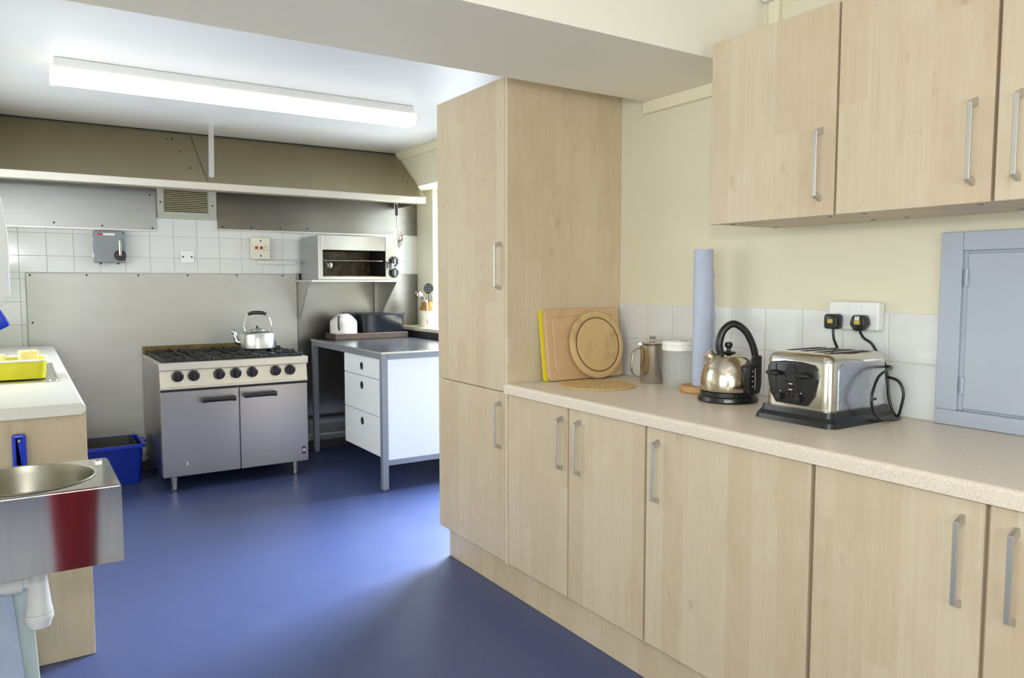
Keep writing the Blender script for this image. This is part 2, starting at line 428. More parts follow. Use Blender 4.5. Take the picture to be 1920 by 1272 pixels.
window('door_1', 'y', 2.75, 3.402, 4.398, .003, 2.073, 1)   # glazed outer door beyond the tall cupboard
window('window_4', 'y', 2.93, 4.642, 5.558, .963, 2.073, 2)

# tiles: one small mesh per size, shared by all the tiles of that size
wb, wr = bpy.data.objects['wall_back'], bpy.data.objects['wall_right']
TM = {}
def tile(parent, axis, a0, a1, z0, z1, face):
    g = .0010; w_, h_ = round(a1 - a0 - 2 * g, 4), round(z1 - z0 - 2 * g, 4)
    if w_ < .008 or h_ < .008: return
    key = (axis, w_, h_)
    if key not in TM:
        mb = MB()
        if axis == 'y': mb.box(-w_ / 2, w_ / 2, -.0035, 0, -h_ / 2, h_ / 2, .0012, 1)
        else: mb.box(-.0035, 0, -w_ / 2, w_ / 2, -h_ / 2, h_ / 2, .0012, 1)
        me = bpy.data.meshes.new('tile'); mb.bm.to_mesh(me); mb.bm.free(); me.materials.append(TILE); TM[key] = me
    o = bpy.data.objects.new('tile', TM[key]); col.objects.link(o); o.parent = parent
    o.location = ((a0 + a1) / 2, face, (z0 + z1) / 2) if axis == 'y' else (face, (a0 + a1) / 2, (z0 + z1) / 2)
ZR = [.897, 1.047, 1.197, 1.347, 1.497, 1.647]
xs = [.006 + .155 * k for k in range(-2, 19)]
for x0, x1 in zip(xs, xs[1:]):
    x1 = min(x1, XR2)
    if x1 - x0 < .01: continue
    for (z0, z1) in ((1.388, 1.497), (1.497, 1.647), (1.647, 1.80)):
        if z0 > 1.6:
            if not (x1 < .83 or x0 > .77) or x1 < .83 or x0 > 1.23: z1 = 1.71
            if x1 > .82 and x0 < 1.24: z1 = 1.775
        tile(wb, 'y', x0, x1, z0, z1, YB)
for x0, x1 in ((xs[0], xs[1]), (xs[1], xs[2]), (xs[2], .038)):
    for z0, z1 in ((.897, 1.047), (1.047, 1.197), (1.197, 1.347), (1.347, 1.388)): tile(wb, 'y', x0, x1, z0, z1, YB)
y = 2.563
ys = [2.584, 2.563] + [2.563 - .1545 * k for k in range(1, 10)] + [1.17]
ys = [v for v in ys if v >= 1.169]
for y1, y0 in zip(ys, ys[1:]):
    tile(wr, 'x', y0, y1, .912, 1.078, XW); tile(wr, 'x', y0, y1, 1.078, 1.230, XW)

# ------------------------------------------------------------------ handles, doors, cabinets
def handle(parent, y, z0, z1, xd):
    """bow handle on a door face at x = xd"""
    c, h = (z0 + z1) / 2, (z1 - z0) / 2
    pts = [(xd, c + h), (xd - .030, c + h - .013), (xd - .030, c - h + .013), (xd, c - h), (xd, c - h + .017), (xd - .0245, c - h + .026), (xd - .0245, c + h - .026), (xd, c + h - .017)]
    return obj('handle', MB().prism(pts, 'y', y - .0055, y + .0055, .001, 1), HANDLE, parent)
def door(parent, xf, y0, y1, z0, z1, hy, hz, m=MAPLE):
    d = obj('door', MB().box(xf, xf + .018, y0 + .0018, y1 - .0018, z0, z1, .0016, 1), m, parent)
    handle(d, hy, hz[0], hz[1], xf); return d
ZD0, ZD1 = .157, .866
HZ = (.628, .833)
def base_unit(name, label, y0, y1, doors):
    t = thing(name, label, 'cabinet', (XF + .3, (y0 + y1) / 2, .15), group='maple base cabinets')
    obj('carcass', MB().box(XF + .020, XW - .002, y0 + .0006, y1 - .0006, .150, .868), MAPLE, t)
    for (a, b_, hy) in doors: door(t, XF, a, b_, ZD0, ZD1, hy, HZ)
base_unit('base_cabinet', 'double-door maple base cabinet next to the tall cupboard, two handles side by side', 1.769, 2.583, [(2.177, 2.581, 2.212), (1.771, 2.173, 2.107)])
base_unit('base_cabinet', 'wide single-door maple base cabinet below the steel kettle and toaster, handle at left', 1.162, 1.766, [(1.164, 1.764, 1.709)])
base_unit('base_cabinet', 'double-door maple base cabinet at the right edge of the photo, under the blue-grey hatch', .342, 1.157, [(.752, 1.155, .797), (.344, .746, .692)])
base_unit('base_cabinet', 'maple base cabinet at the near end of the run, beyond the frame', -.26, .338, [(-.258, .336, .28)])
t = thing('tall_cabinet', 'tall maple larder cupboard with two doors and a broad plain side panel', 'cabinet', (1.95, 2.9, .15))
obj('carcass', MB().box(XF + .020, XW - .002, 2.604, 3.190, .150, 2.138), MAPLE, t)
obj('side_panel', MB().box(XF, XW - .001, 2.585, 2.603, .150, 2.145, .001, 1), MAPLE2, t, label='plain end panel of warmer maple facing the worktop')
door(t, XF, 2.6045, 3.192, .157, .870, 2.640, HZ); door(t, XF, 2.6045, 3.192, .873, 2.142, 2.640, (1.290, 1.490))
solo('plinth_board', MB().box(1.704, 1.722, -.26, 3.175, .001, .149).box(1.7225, 2.2, 3.157, 3.175, .001, .149), MAPLE, 'long maple plinth along the floor beneath the base cabinets', 'plinth', (1.71, 1.6, 0))
# worktop with a rounded front edge
pf = [(XF - .018, .871)] + [(XF - .018 + .012 - .012 * math.cos(R(a)), .899 + .012 * math.sin(R(a))) for a in range(0, 91, 15)] + [(XW - .001, .911), (XW - .001, .871)]
solo('worktop', MB().prism([(x, z) for x, z in pf], 'y', -.26, 2.5835), WORKTOP, 'long beige speckled worktop with rounded front edge on the maple base cabinets', 'worktop', (1.95, 1.2, .87), smooth=40)
# wall cupboards
XU, ZU0, ZU1 = 1.895, 1.509, 2.085
def wall_unit(label, y0, y1, hy):
    t = thing('wall_cabinet', label, 'cabinet', (2.08, (y0 + y1) / 2, ZU0), group='maple wall cupboards')
    obj('carcass', MB().box(XU + .020, XW - .0235, y0 + .0008, y1 - .0008, ZU0 + .002, ZU1, .001, 1), MAPLE, t)
    door(t, XU, y0, y1, ZU0, ZU1, hy, (1.549, 1.755))
    sc = MB()
    for yy in (y0 + .05, y1 - .05):
        for xx in (XU + .06, XW - .09): sc.cyl((xx, yy, ZU0 + .0022), (xx, yy, ZU0 - .0005), .006, 10)
    split('screw_cap', sc, GREYBOX, t)
wall_unit('maple wall cupboard farthest from the viewer, its left side next to bare cream wall', 1.287, 1.738, 1.331)
wall_unit('middle maple wall cupboard, above the twin socket and toaster', .882, 1.283, .924)
wall_unit('maple wall cupboard cut off by the right edge of the photo', .40, .877, .826)

# serving hatch with painted frame
t = thing('serving_hatch', 'blue-grey painted hatch door in a flat frame on the right wall above the worktop', 'hatch', (XW, .8, .912))
mb = MB().box(XW - .022, XW - .001, 1.108, 1.168, .956, 1.465, .002, 1).box(XW - .022, XW - .001, .40, 1.168, .912, .9555, .002, 1).box(XW - .022, XW - .001, .40, 1.107, 1.412, 1.465, .002, 1).box(XW - .022, XW - .001, .40, .45, .957, 1.411, .002, 1)
obj('frame', mb, HATCHC, t)
obj('door', MB().box(XW - .016, XW - .001, .452, 1.0935, .963, 1.404, .002, 1), HATCHC, t)
obj('door_lining', MB().box(XW - .010, XW - .001, 1.0955, 1.1075, .957, 1.411).box(XW - .004, XW - .001, .45, 1.0955, .9556, 1.4119), HATCHC, t)
for z in (1.03, 1.335): obj('hinge', MB().cyl((XW - .020, 1.0945, z - .024), (XW - .020, 1.0945, z + .024), .0042, 10).cyl((XW - .020, 1.0945, z - .010), (XW - .020, 1.0945, z - .008), .0052, 10), HATCHC, t)

# conduit above the wall cupboards
t = thing('conduit', 'short vertical cream conduit on the wall above the wall cupboards', 'conduit', (XW, 1.775, 2.09))
obj('cover', MB().box(XW - .02, XW - .001, 1.757, 1.797, 2.09, 2.30, .002, 1), TRIMC, t)
obj('junction_box', MB().box(XW - .035, XW - .001, 1.742, 1.812, 2.301, 2.38, .003, 1), WHITE_PL, t)

# ------------------------------------------------------------------ extractor hood
HY, HZ0, HZ1 = 5.27, 1.925, 1.972
t = thing('extractor_hood', 'wide dull steel extractor hood sloping from the ceiling above the cooker', 'extractor hood', (1.2, 5.6, 1.925))
XH0, XH1 = XL + .002, XR1 - .021
XJ = 1.06
def hood_sheet(x0, x1):
    return MB().prism([(HY + .002, HZ1), (YB - .022, ZC - .001), (YB - .022, ZC - .008), (HY + .008, HZ1 - .004)], 'x', x0, x1)
obj('sloping_sheet', hood_sheet(XH0, XJ - .0012), STEEL_HOOD, t); obj('sloping_sheet', hood_sheet(XJ + .0012, XH1), STEEL_HOOD, t)
for x0, x1 in ((XH0, XJ - .06), (XJ - .0595, XJ + .06), (XJ + .0605, XH1)):
    off = .002 if x1 - x0 < .2 else 0
    obj('front_rail', MB().box(x0, x1, HY - off, HY + .03, HZ0, HZ1, .002, 1), STEEL_BRIGHT, t)
obj('gutter', MB().box(XH0, XH1, HY + .031, HY + .10, HZ0, HZ0 + .003).box(XH0, XH1, HY + .097, HY + .10, HZ0 + .003, HZ0 + .02), STEEL_HOOD, t)
obj('end_cheek', MB().prism([(HY + .035, HZ0 + .005), (HY + .035, HZ1 - .02), (YB - .023, ZC - .02), (YB - .023, HZ0 + .005)], 'x', XH1 - .003, XH1), STEEL_HOOD, t)
def on_slope(yy): return HZ1 + (yy - HY - .002) / (YB - .022 - HY - .002) * (ZC - .001 - HZ1)
obj('joint_strip', MB().prism([(HY + .01, HZ1 + .0015), (YB - .06, on_slope(YB - .06) - .004), (YB - .06, on_slope(YB - .06) + .0012), (HY + .01, on_slope(HY + .01) + .0012)], 'x', XJ - .002, XJ + .002), DARK, t)
obj('sealant', MB().box(XH0, XH1, YB - .034, YB - .026, ZC - .012, ZC - .001), DARK, t)
sc = MB()
for (sx, sy) in ((.93, 5.75), (.955, 5.60), (.985, 5.42), (1.12, 5.40), (.90, 5.74), (2.56, 5.52), (2.57, 5.45), (2.60, 5.36)):
    sc.ball((sx, sy, on_slope(sy) + .001), .006, 1, 1, .6)
split('rivet', sc, DARK, t)
s0, s1 = Vector((1.093, 5.315, 2.012)), Vector((1.133, 5.478, ZC - .001))
def bar(p, q, wx, wy):
    d = q - p; M = Matrix.Translation((p + q) / 2) @ d.to_track_quat('Z', 'Y').to_matrix().to_4x4(); L = d.length
    return MB().box(-wx / 2, wx / 2, -wy / 2, wy / 2, -L / 2, L / 2, .001, 1, M)
b_ = bar(s0, s1, .034, .012)
obj('hanger_strap', b_, STEEL_BRIGHT, t)
obj('hanger_bolt', MB().ball((1.10, 5.335, on_slope(5.335) + .006), .011).cyl((1.098, 5.325, on_slope(5.32)), (1.095, 5.318, 2.03), .006), STEEL_BRIGHT, t)

# wall panels above and below the tiles
def screws(parent, pts, y):
    s = MB()
    for x, z in pts: s.ball((x, y, z), .0062, 1, .5, 1)
    split('screw', s, DARK, parent)
t = thing('wall_cladding', 'left steel wall panel under the hood, above the isolator switch', 'wall panel', (.2, YB, 1.68))
obj('sheet', MB().box(XL + .005, .826, YB - .014, YB - .008, 1.678, 2.30, .001, 1), STEEL_PANEL, t)
obj('bottom_rail', MB().box(XL + .005, .826, YB - .020, YB - .0145, 1.678, 1.690, .001, 1), STEEL_BRIGHT, t)
screws(t, [(.21, 1.715), (.49, 1.706), (.80, 1.70), (.79, 1.93)], YB - .015)
t = thing('wall_cladding', 'right steel wall panel under the hood, behind and above the grill', 'wall panel', (2., YB, 1.70))
obj('sheet', MB().box(1.236, XR2 - .004, YB - .014, YB - .008, 1.703, 2.30, .001, 1), STEEL_DARK, t)
obj('bottom_rail', MB().box(1.236, XR2 - .004, YB - .020, YB - .0145, 1.703, 1.714, .001, 1), STEEL_BRIGHT, t)
screws(t, [(1.27, 1.728), (1.475, 1.732), (1.69, 1.735), (1.90, 1.738)], YB - .015)
t = thing('splashback', 'large worn stainless steel splashback sheet behind the cooker', 'splashback', (.9, YB, .1))
obj('sheet', MB().box(.040, 1.806, YB - .014, YB - .008, .12, 1.383, .001, 1), STEEL_SPLASH, t)
screws(t, [(.062, 1.37), (.385, 1.372), (.70, 1.372), (1.02, 1.373), (1.36, 1.374), (1.70, 1.375), (.066, 1.06)], YB - .015)
t = thing('splashback', 'darker steel splashback sheet under the grill, behind the desk', 'splashback', (2.3, YB, .1))
obj('sheet', MB().box(1.809, XR2 - .004, YB - .014, YB - .008, .12, 1.392, .001, 1), STEEL_DARK, t)

# air vent
t = thing('air_vent', 'grey louvred air vent between the two steel panels under the hood', 'vent', (1.03, YB, 1.77))
x0, x1, z0, z1 = .835, 1.228, 1.772, 2.06
gx0, gx1, gz0, gz1 = .878, 1.170, 1.822, 2.02
obj('frame', MB().box(x0, gx0, YB - .026, YB - .008, z0, z1, .002, 1).box(gx1, x1, YB - .026, YB - .008, z0, z1, .002, 1).box(gx0, gx1, YB - .026, YB - .008, z0, gz0, .002, 1).box(gx0, gx1, YB - .026, YB - .008, gz1, z1, .002, 1), mat('vent_grey', S(182, 180, 168), .5), t)
obj('backing', MB().box(gx0, gx1, YB - .012, YB - .0085, gz0, gz1), DARK, t)
LOUV = mat('louvre_beige', S(196, 186, 150), .5)
for k in range(15):
    z = gz0 + .008 + k * .0128
    obj('slat', MB().prism([(YB - .034, z - .002), (YB - .034, z + .002), (YB - .014, z + .008), (YB - .014, z + .004)], 'x', gx0 + .001, gx1 - .001), LOUV, t)
screws(t, [(.855, 1.885), (1.20, 1.875)], YB - .027)

# isolator switch
t = thing('isolator_switch', 'grey metal isolator box with a silver lever on white tiles', 'switch', (.525, YB, 1.45))
obj('box', MB().box(.432, .620, YB - .085, YB - .008, 1.455, 1.668, .006, 2), GREYBOX, t)
split('hinge', MB().cyl((.428, YB - .05, 1.49), (.428, YB - .05, 1.52), .008).cyl((.428, YB - .05, 1.60), (.428, YB - .05, 1.62), .006), WHITE_PL, t)
dial = obj('dial', MB().cyl((.584, YB - .0855, 1.505), (.584, YB - .098, 1.505), .037, 24), BLACK_PL, t)
obj('lever', MB().box(-.009, .009, -.012, .012, -.015, .095, .005, 2, Matrix.Translation((.584, YB - .1105, 1.515))), STEEL_POL, dial)
split('dial_mark', MB().box(.556, .568, YB - .0992, YB - .0982, 1.502, 1.508).box(.600, .612, YB - .0992, YB - .0982, 1.502, 1.508), REDSW, dial)
obj('label_strip', MB().box(.455, .485, YB - .0862, YB - .0852, 1.639, 1.652), REDSW, t, label='red end of the maker\'s label')
obj('label_strip', MB().box(.4855, .556, YB - .0862, YB - .0852, 1.639, 1.652), WHITE_PL, t, label='white end of the maker\'s label')
split('screw', MB().ball((.606, YB - .086, 1.655), .005).ball((.612, YB - .086, 1.475), .005).ball((.47, YB - .05, 1.4515), .007).ball((.575, YB - .05, 1.4515), .007), DARK, t)
t = thing('blank_plate', 'square white blanking plate with two screws on the tiles', 'wall plate', (1.02, YB, 1.46))
obj('plate', MB().box(.977, 1.066, YB - .020, YB - .008, 1.461, 1.549, .004, 2), WHITE_PL, t)
screws(t, [(.993, 1.505), (1.050, 1.505)], YB - .0205)
t = thing('cooker_socket', 'ivory cooker control socket with two red switches on the tiles', 'socket', (1.53, YB, 1.49))
obj('plate', MB().box(1.462, 1.606, YB - .036, YB - .008, 1.497, 1.659, .006, 2), CREAM_PL, t)
obj('insert', MB().box(1.478, 1.590, YB - .0385, YB - .0362, 1.555, 1.603, .001, 1), CREAM_PL, t)
for x in (1.502, 1.538): obj('rocker', MB().box(x - .010, x + .010, YB - .045, YB - .039, 1.571, 1.592, .002, 1), REDSW, t)
split('pin_hole', MB().box(1.567, 1.572, YB - .0395, YB - .0385, 1.585, 1.594).box(1.556, 1.563, YB - .0395, YB - .0385, 1.566, 1.571).box(1.577, 1.584, YB - .0395, YB - .0385, 1.566, 1.571), DARK, t)
screws(t, [(1.534, 1.633), (1.534, 1.522)], YB - .0365)
solo('trunking', MB().box(1.51, 1.80, YB - .026, YB - .008, 1.462, 1.486, .002, 1), CONDUIT, 'slim white cable trunking from the ivory socket to the grill', 'trunking', (1.65, YB, 1.46))

# ------------------------------------------------------------------ grill on its shelf
t = thing('grill_shelf', 'steel wall shelf with tapered brackets carrying the grill', 'shelf', (2.15, 5.6, 1.3))
obj('shelf_plate', MB().box(1.80, 2.488, 5.455, YB - .0215, 1.327, 1.341, .001, 1), STEEL_BRIGHT, t)
for x, yf in ((1.812, 5.57), (2.478, 5.47)): obj('bracket', MB().prism([(YB - .0215, 1.326), (yf, 1.326), (YB - .060, 1.045), (YB - .0215, 1.045)], 'x', x, x + .004), STEEL_SPLASH, t)
obj('wall_flange', MB().box(2.445, 2.4775, YB - .0245, YB - .0215, 1.045, 1.326), STEEL_SPLASH, t)
gx0, gx1, gy0, gy1, gz0, gz1 = 1.835, 2.488, 5.42, YB - .045, 1.343, 1.667
t = thing('grill', 'wall-mounted steel salamander grill with open front and two black knobs', 'grill', (2.16, 5.64, 1.343))
ox0, ox1, oz0, oz1 = 1.868, 2.362, 1.367, 1.562
mb = MB().box(gx0, gx0 + .006, gy0 + .002, gy1, gz0, gz1).box(gx0 + .006, gx1, gy0 + .002, gy1, gz1 - .008, gz1).box(gx0 + .006, gx1, gy0 + .002, gy1, gz0, gz0 + .008).box(gx1 - .006, gx1, gy0 + .002, gy1, gz0 + .008, gz1 - .008)
obj('casing', mb, STEEL_PANEL, t)
mb = MB().box(gx0, ox0, gy0 - .010, gy0 + .0015, gz0, gz1, .001, 1).box(ox1 + .0015, gx1, gy0 - .010, gy0 + .0015, gz0, gz1, .001, 1).box(ox0, ox1, gy0 - .006, gy0 + .0015, oz1, gz1, .001, 1).box(ox0, ox1, gy0 - .010, gy0 + .0015, gz0, oz0, .001, 1)
split('front_frame', mb, STEEL_GRILL, t)
obj('cavity', MB().box(ox0 - .02, ox1 + .01, gy1 - .06, gy1 - .05, oz0 - .012, oz1 + .05), GREASE, t)
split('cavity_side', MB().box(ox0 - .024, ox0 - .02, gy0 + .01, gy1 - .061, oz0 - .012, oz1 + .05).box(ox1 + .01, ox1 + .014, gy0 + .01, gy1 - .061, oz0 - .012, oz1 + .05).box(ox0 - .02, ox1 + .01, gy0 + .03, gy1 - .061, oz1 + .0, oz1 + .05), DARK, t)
rk = MB().cyl((ox0 - .01, gy0 + .02, 1.482), (ox1 + .005, gy0 + .02, 1.486), .004, 8)
for k in range(26):
    x = ox0 + .004 + k * .0192; rk.cyl((x, gy0 + .02, 1.484), (x, gy1 - .07, 1.484), .0022, 6)
obj('rack', rk, STEEL_POL, t)
for x in (ox0 + .025, ox1 + .018):
    obj('rack_handle', MB().cyl((x - .015, gy0 - .002, 1.484), (x, gy0 - .03, 1.462), .005, 8).ball((x + .014, gy0 - .045, 1.447), .022, .9, .45, 1.1), STEEL_DARK, t)
obj('drip_pan', MB().box(ox0 + .02, ox1 - .02, gy0 + .03, gy1 - .07, gz0 + .010, gz0 + .03, .004, 1), GREASE, t)
for z, nm in ((1.482, 'knob'), (1.397, 'knob')):
    k = obj(nm, MB().cyl((2.427, gy0 - .0105, z), (2.427, gy0 - .014, z), .041, 24).cyl((2.427, gy0 - .014, z), (2.427, gy0 - .034, z), .030, 20, .026), BLACK_MAT, t, 30)
    mk = MB().box(2.424, 2.430, gy0 - .0375, gy0 - .0345, z - .022, z + .022)
    for a in range(0, 360, 45): mk.ball((2.427 + .0355 * math.sin(R(a)), gy0 - .0145, z + .0355 * math.cos(R(a))), .0022)
    split('pointer', mk, WHITE_PL, k)
obj('label_plate', MB().box(2.405, 2.467, gy0 - .0115, gy0 - .0102, 1.580, 1.600), WHITE_PL, t)
obj('pilot_light', MB().ball((2.462, gy0 - .010, 1.505), .008), mat('brass', S(150, 125, 60), .3, 1), t)
obj('pilot_button', MB().ball((2.468, gy0 - .010, 1.398), .007), BLACK_PL, t)
# hanging spoon
t = thing('serving_spoon', 'large steel serving spoon with black handle hanging from the hood edge', 'spoon', (2.41, HY + .02, 1.60))
ys_ = HY + .012
obj('hook', MB().tube([(2.398, ys_, HZ0 - .002), (2.398, ys_, HZ0 - .012), (2.398, ys_ - .004, HZ0 - .02)], .003, 8), STEEL_POL, t)
obj('grip', MB().box(2.387, 2.409, ys_ - .009, ys_ + .003, 1.822, HZ0 - .021, .004, 2), BLACK_PL, t)
obj('shank', MB().tube([(2.399, ys_ - .003, 1.821), (2.402, ys_ - .003, 1.76), (2.406, ys_ - .003, 1.712)], [.010, .007, .008], 8, ry=.0035), STEEL_POL, t)
def spoon_fn(u, v):
    a = (u - .5) * 2; L = v
    wdt = .040 * math.sin(math.pi * min(1, max(0, .06 + .94 * L)) ** .8) ** .7 if 0 < L < 1 else .006
    return (2.412 + a * wdt, ys_ + .004 + .016 * (1 - a * a) * math.sin(math.pi * L), 1.712 - .135 * L)
obj('bowl', MB().grid(spoon_fn, 10, 14, .0015), STEEL_POL, t, 60)

# ------------------------------------------------------------------ fluorescent light
t = thing('fluorescent_light', 'long fluorescent batten light with a glowing diffuser on the white ceiling', 'light', (1.1, 4.28, ZC))
lx0, lx1, ly0, ly1 = .165, 2.045, 4.20, 4.36
obj('batten', MB().box(lx0 + .012, lx1 - .012, ly0 + .012, ly1 - .012, 2.333, ZC - .001, .003, 1), WHITE_PL, t)
obj('diffuser', MB().prism([(ly0 + .004, 2.332), (ly0, 2.295), (ly0 + .022, 2.274), (ly1 - .022, 2.274), (ly1, 2.295), (ly1 - .004, 2.332)], 'x', lx0 + .028, lx1 - .028), TUBE, t)
for a, b_ in ((lx0, lx0 + .0275), (lx1 - .0275, lx1)):
    obj('end_cap', MB().prism([(ly0 + .001, 2.336), (ly0 - .003, 2.294), (ly0 + .021, 2.271), (ly1 - .021, 2.271), (ly1 + .003, 2.294), (ly1 - .001, 2.336)], 'x', a, b_), TUBE_END, t)
t = thing('fluorescent_light', 'fluorescent batten light in the front room, above and behind the viewer', 'light', (.2, .2, 2.62))
TUBE_F = emit('lit_diffuser_front', (1, .93, .78), 1.5)
obj('batten', MB().box(-.75, 1.15, .112, .248, 2.573, 2.619, .003, 1), WHITE_PL, t)
obj('diffuser', MB().prism([(.10, 2.572), (.10, 2.535), (.12, 2.514), (.24, 2.514), (.26, 2.535), (.26, 2.572)], 'x', -.74, 1.14), TUBE_F, t)

# ------------------------------------------------------------------ cooker
cx0, cx1, cy0, cy1 = .706, 1.630, 5.08, 5.825
t = thing('cooker', 'six-burner stainless steel range cooker with two oven doors and black knobs', 'cooker', ((cx0 + cx1) / 2, 5.45, 0))
obj('body', MB().box(cx0, cx1, cy0 + .022, cy1, .105, .800, .002, 1), STEEL_COOK, t)
xm = 1.178
for a, b_, h0, h1 in ((cx0 + .002, xm - .003, .940, 1.148), (xm + .003, cx1 - .002, 1.203, 1.410)):
    d = obj('oven_door', MB().box(a, b_, cy0, cy0 + .020, .100, .640, .003, 2), STEEL_COOK, t)
    hz = .578 if h0 < 1.1 else .588
    hb = MB().tube([(h0 + .008, cy0 - .042, hz), (h1 - .008, cy0 - .042, hz)], .0145, 12, 0)
    hb.box(h0, h0 + .024, cy0 - .055, cy0 - .0005, hz - .016, hz + .016, .005, 2).box(h1 - .024, h1, cy0 - .055, cy0 - .0005, hz - .016, hz + .016, .005, 2)
    obj('handle', hb, BLACK_PL, d, 40)
PURPLE = mat('purple_plate', S(66, 40, 100), .3)
em = obj('emblem', MB().box(1.583, 1.609, cy0 - .002, cy0 - .0005, .150, .200), PURPLE, t, label='small purple square emblem with a white knot')
mk = MB()
for a in (45, 135):
    M = Matrix.Translation((1.596, cy0 - .0025, .176)) @ Matrix.Rotation(R(a), 4, 'Y')
    mk.box(-.0022, .0022, -.0006, .0004, -.013, .013, 0, 1, M)
for dx, dz in ((.007, 0), (-.007, 0), (0, .008), (0, -.008)):
    mk.lathe([(.0028, -.0005), (.0044, -.0005), (.0044, .0005), (.0028, .0005)], (1.596 + dx, cy0 - .0026, .176 + dz), 14, Matrix.Rotation(R(90), 4, 'X'), True)
obj('knot_mark', mk, WHITE_PL, em)
obj('lower_mark', MB().box(.846, .853, cy0 - .0012, cy0 - .0003, .166, .190), WHITE_PL, t)
obj('door_gap', MB().box(cx0 + .004, cx1 - .004, cy0 + .010, cy0 + .0215, .642, .654), DARK, t)
# slanted fascia
FY = lambda z: cy0 - .004 + (z - .672) / (.772 - .672) * .018
obj('fascia', MB().prism([(cy0 - .006, .656), (cy0 - .006, .668), (cy0 - .003, .672), (FY(.772), .772), (cy0 + .0215, .772), (cy0 + .0215, .656)], 'x', cx0 + .001, cx1 - .001, 0), STEEL_FASCIA, t)
for x in (.809, .904, 1.058, 1.161, 1.266, 1.418, 1.514):
    z = .735; y0 = FY(z)
    k = obj('knob', MB().lathe([(0, 0), (.036, 0), (.036, .008), (.031, .012), (.027, .030), (0, .032)], (x, y0 - .0005, z), 24, Matrix.Rotation(R(100), 4, 'X')), BLACK_PL, t, 35)
    M = Matrix.Translation((x, y0 - .029, z + .004)) @ Matrix.Rotation(R(10), 4, 'X')
    obj('knob_grip', MB().box(-.007, .007, -.012, .006, -.029, .029, .003, 2, M), mat('knob_brown', S(52, 36, 33), .35) if x == .809 else bpy.data.materials['knob_brown'], k)
split('fascia_mark', MB().ball((.958, FY(.71) - .0005, .712), .006).ball((1.11, FY(.71), .712), .006).ball((1.108, FY(.755), .757), .005).ball((1.215, FY(.71), .715), .005), WHITE_PL, t)
obj('front_lip', MB().box(cx0 - .004, cx1 + .004, cy0 - .010, cy0 + .030, .774, .822, .004, 2), STEEL_FASCIA, t)
split('hob_rim', MB().box(cx0, cx0 + .02, cy0 + .031, cy1, .801, .822, .002, 1).box(cx1 - .02, cx1, cy0 + .031, cy1, .801, .822, .002, 1), STEEL_FASCIA, t)
obj('hob_pan', MB().box(cx0 + .0205, cx1 - .0205, cy0 + .031, cy1 - .02, .801, .812), IRON, t)
obj('backguard', MB().box(cx0, cx1, cy1 - .016, cy1, .823, .876, .002, 1), CAST_G, t)
def make_support():
    mb = MB(); hw, hd = .138, .165
    for x in (-hw, hw): mb.box(x - .007, x + .007, -hd, hd, .012, .030, .002, 1)
    for y_ in (-hd + .007, hd - .007): mb.box(-hw, hw, y_ - .007, y_ + .007, .012, .030, .002, 1)
    for a in range(4):
        M = Matrix.Rotation(R(90 * a), 4, 'Z'); L = hw if a % 2 == 0 else hd
        mb.prism([(.045, .034), (.055, .046), (L + .004, .044), (L + .004, .014), (L - .02, .014), (.06, .026)], 'y', -.006, .006, 0, 1, M)
    for x in (-hw, hw):
        for y_ in (-hd, hd): mb.box(x - .009, x + .009, y_ - .009, y_ + .009, 0, .034, .002, 1)
    for x in (-.07, .07): mb.box(x - .005, x + .005, hd - .05, hd, .020, .042).box(x - .005, x + .005, -hd, -hd + .05, .020, .042)
    return mb
def make_burner():
    return MB().lathe([(0, 0), (.055, 0), (.055, .010), (.045, .012), (.045, .020), (.038, .027), (0, .028)], (0, 0, 0), 20)
ps = bm_ = None
for i in range(3):
    for j in range(2):
        x = cx0 + .165 + i * .298; y_ = cy0 + .031 + .180 + j * .345
        for nm, mk_, z in (('pan_support', make_support, .8125), ('burner', make_burner, .8123)):
            if nm in bpy.data.meshes and i + j > 0: o = bpy.data.objects.new(nm, bpy.data.meshes[nm]); col.objects.link(o); o.parent = t
            else: ORIG['_'] = Vector(); tmp = mk_(); me = bpy.data.meshes.new(nm); tmp.bm.to_mesh(me); tmp.bm.free(); me.materials.append(IRON); o = bpy.data.objects.new(nm, me); col.objects.link(o); o.parent = t
            o.location = Vector((x, y_, z)) - ORIG[t.name]
for x, y_ in ((.775, 5.115), (1.545, 5.118), (.775, 5.76), (1.56, 5.76)):
    obj('leg', MB().lathe([(0, .001), (.022, .001), (.024, .012), (.019, .016), (.019, .05), (.022, .052), (.024, .104), (0, .104)], (x, y_, 0), 16), STEEL_POL, t, 40)
# kettle on the hob
KX, KY, KZ = 1.395, 5.43, .8598
cr = Vector((math.cos(R(YAW)), -math.sin(R(YAW)), 0))   # image-right along the floor
cf = Vector((math.sin(R(YAW)), math.cos(R(YAW)), 0))
t = thing('stovetop_kettle', 'round aluminium kettle with black grip standing on the cooker hob', 'kettle', (KX, KY, KZ))
K = lambda a, b_, z: (Vector((KX, KY, KZ + z)) + cr * a + cf * b_)[:]
obj('body', MB().lathe([(0, 0), (.110, 0), (.116, .006), (.116, .100), (.110, .112), (.085, .124), (.060, .128), (0, .128)], (KX, KY, KZ), 40), ALU, t, 40)
obj('lid', MB().lathe([(.058, .128), (.060, .133), (.035, .140), (0, .142)], (KX, KY, KZ), 28), ALU, t, 40)
obj('lid_knob', MB().lathe([(0, .141), (.006, .141), (.006, .146), (.012, .152), (.010, .158), (0, .159)], (KX, KY, KZ), 16), BLACK_PL, t, 50)
obj('spout', MB().tube([K(-.100, 0, .040), K(-.140, 0, .045), K(-.155, 0, .075), K(-.163, 0, .110), K(-.180, 0, .120)], [.024, .020, .016, .013, .012], 12), ALU, t, 60)
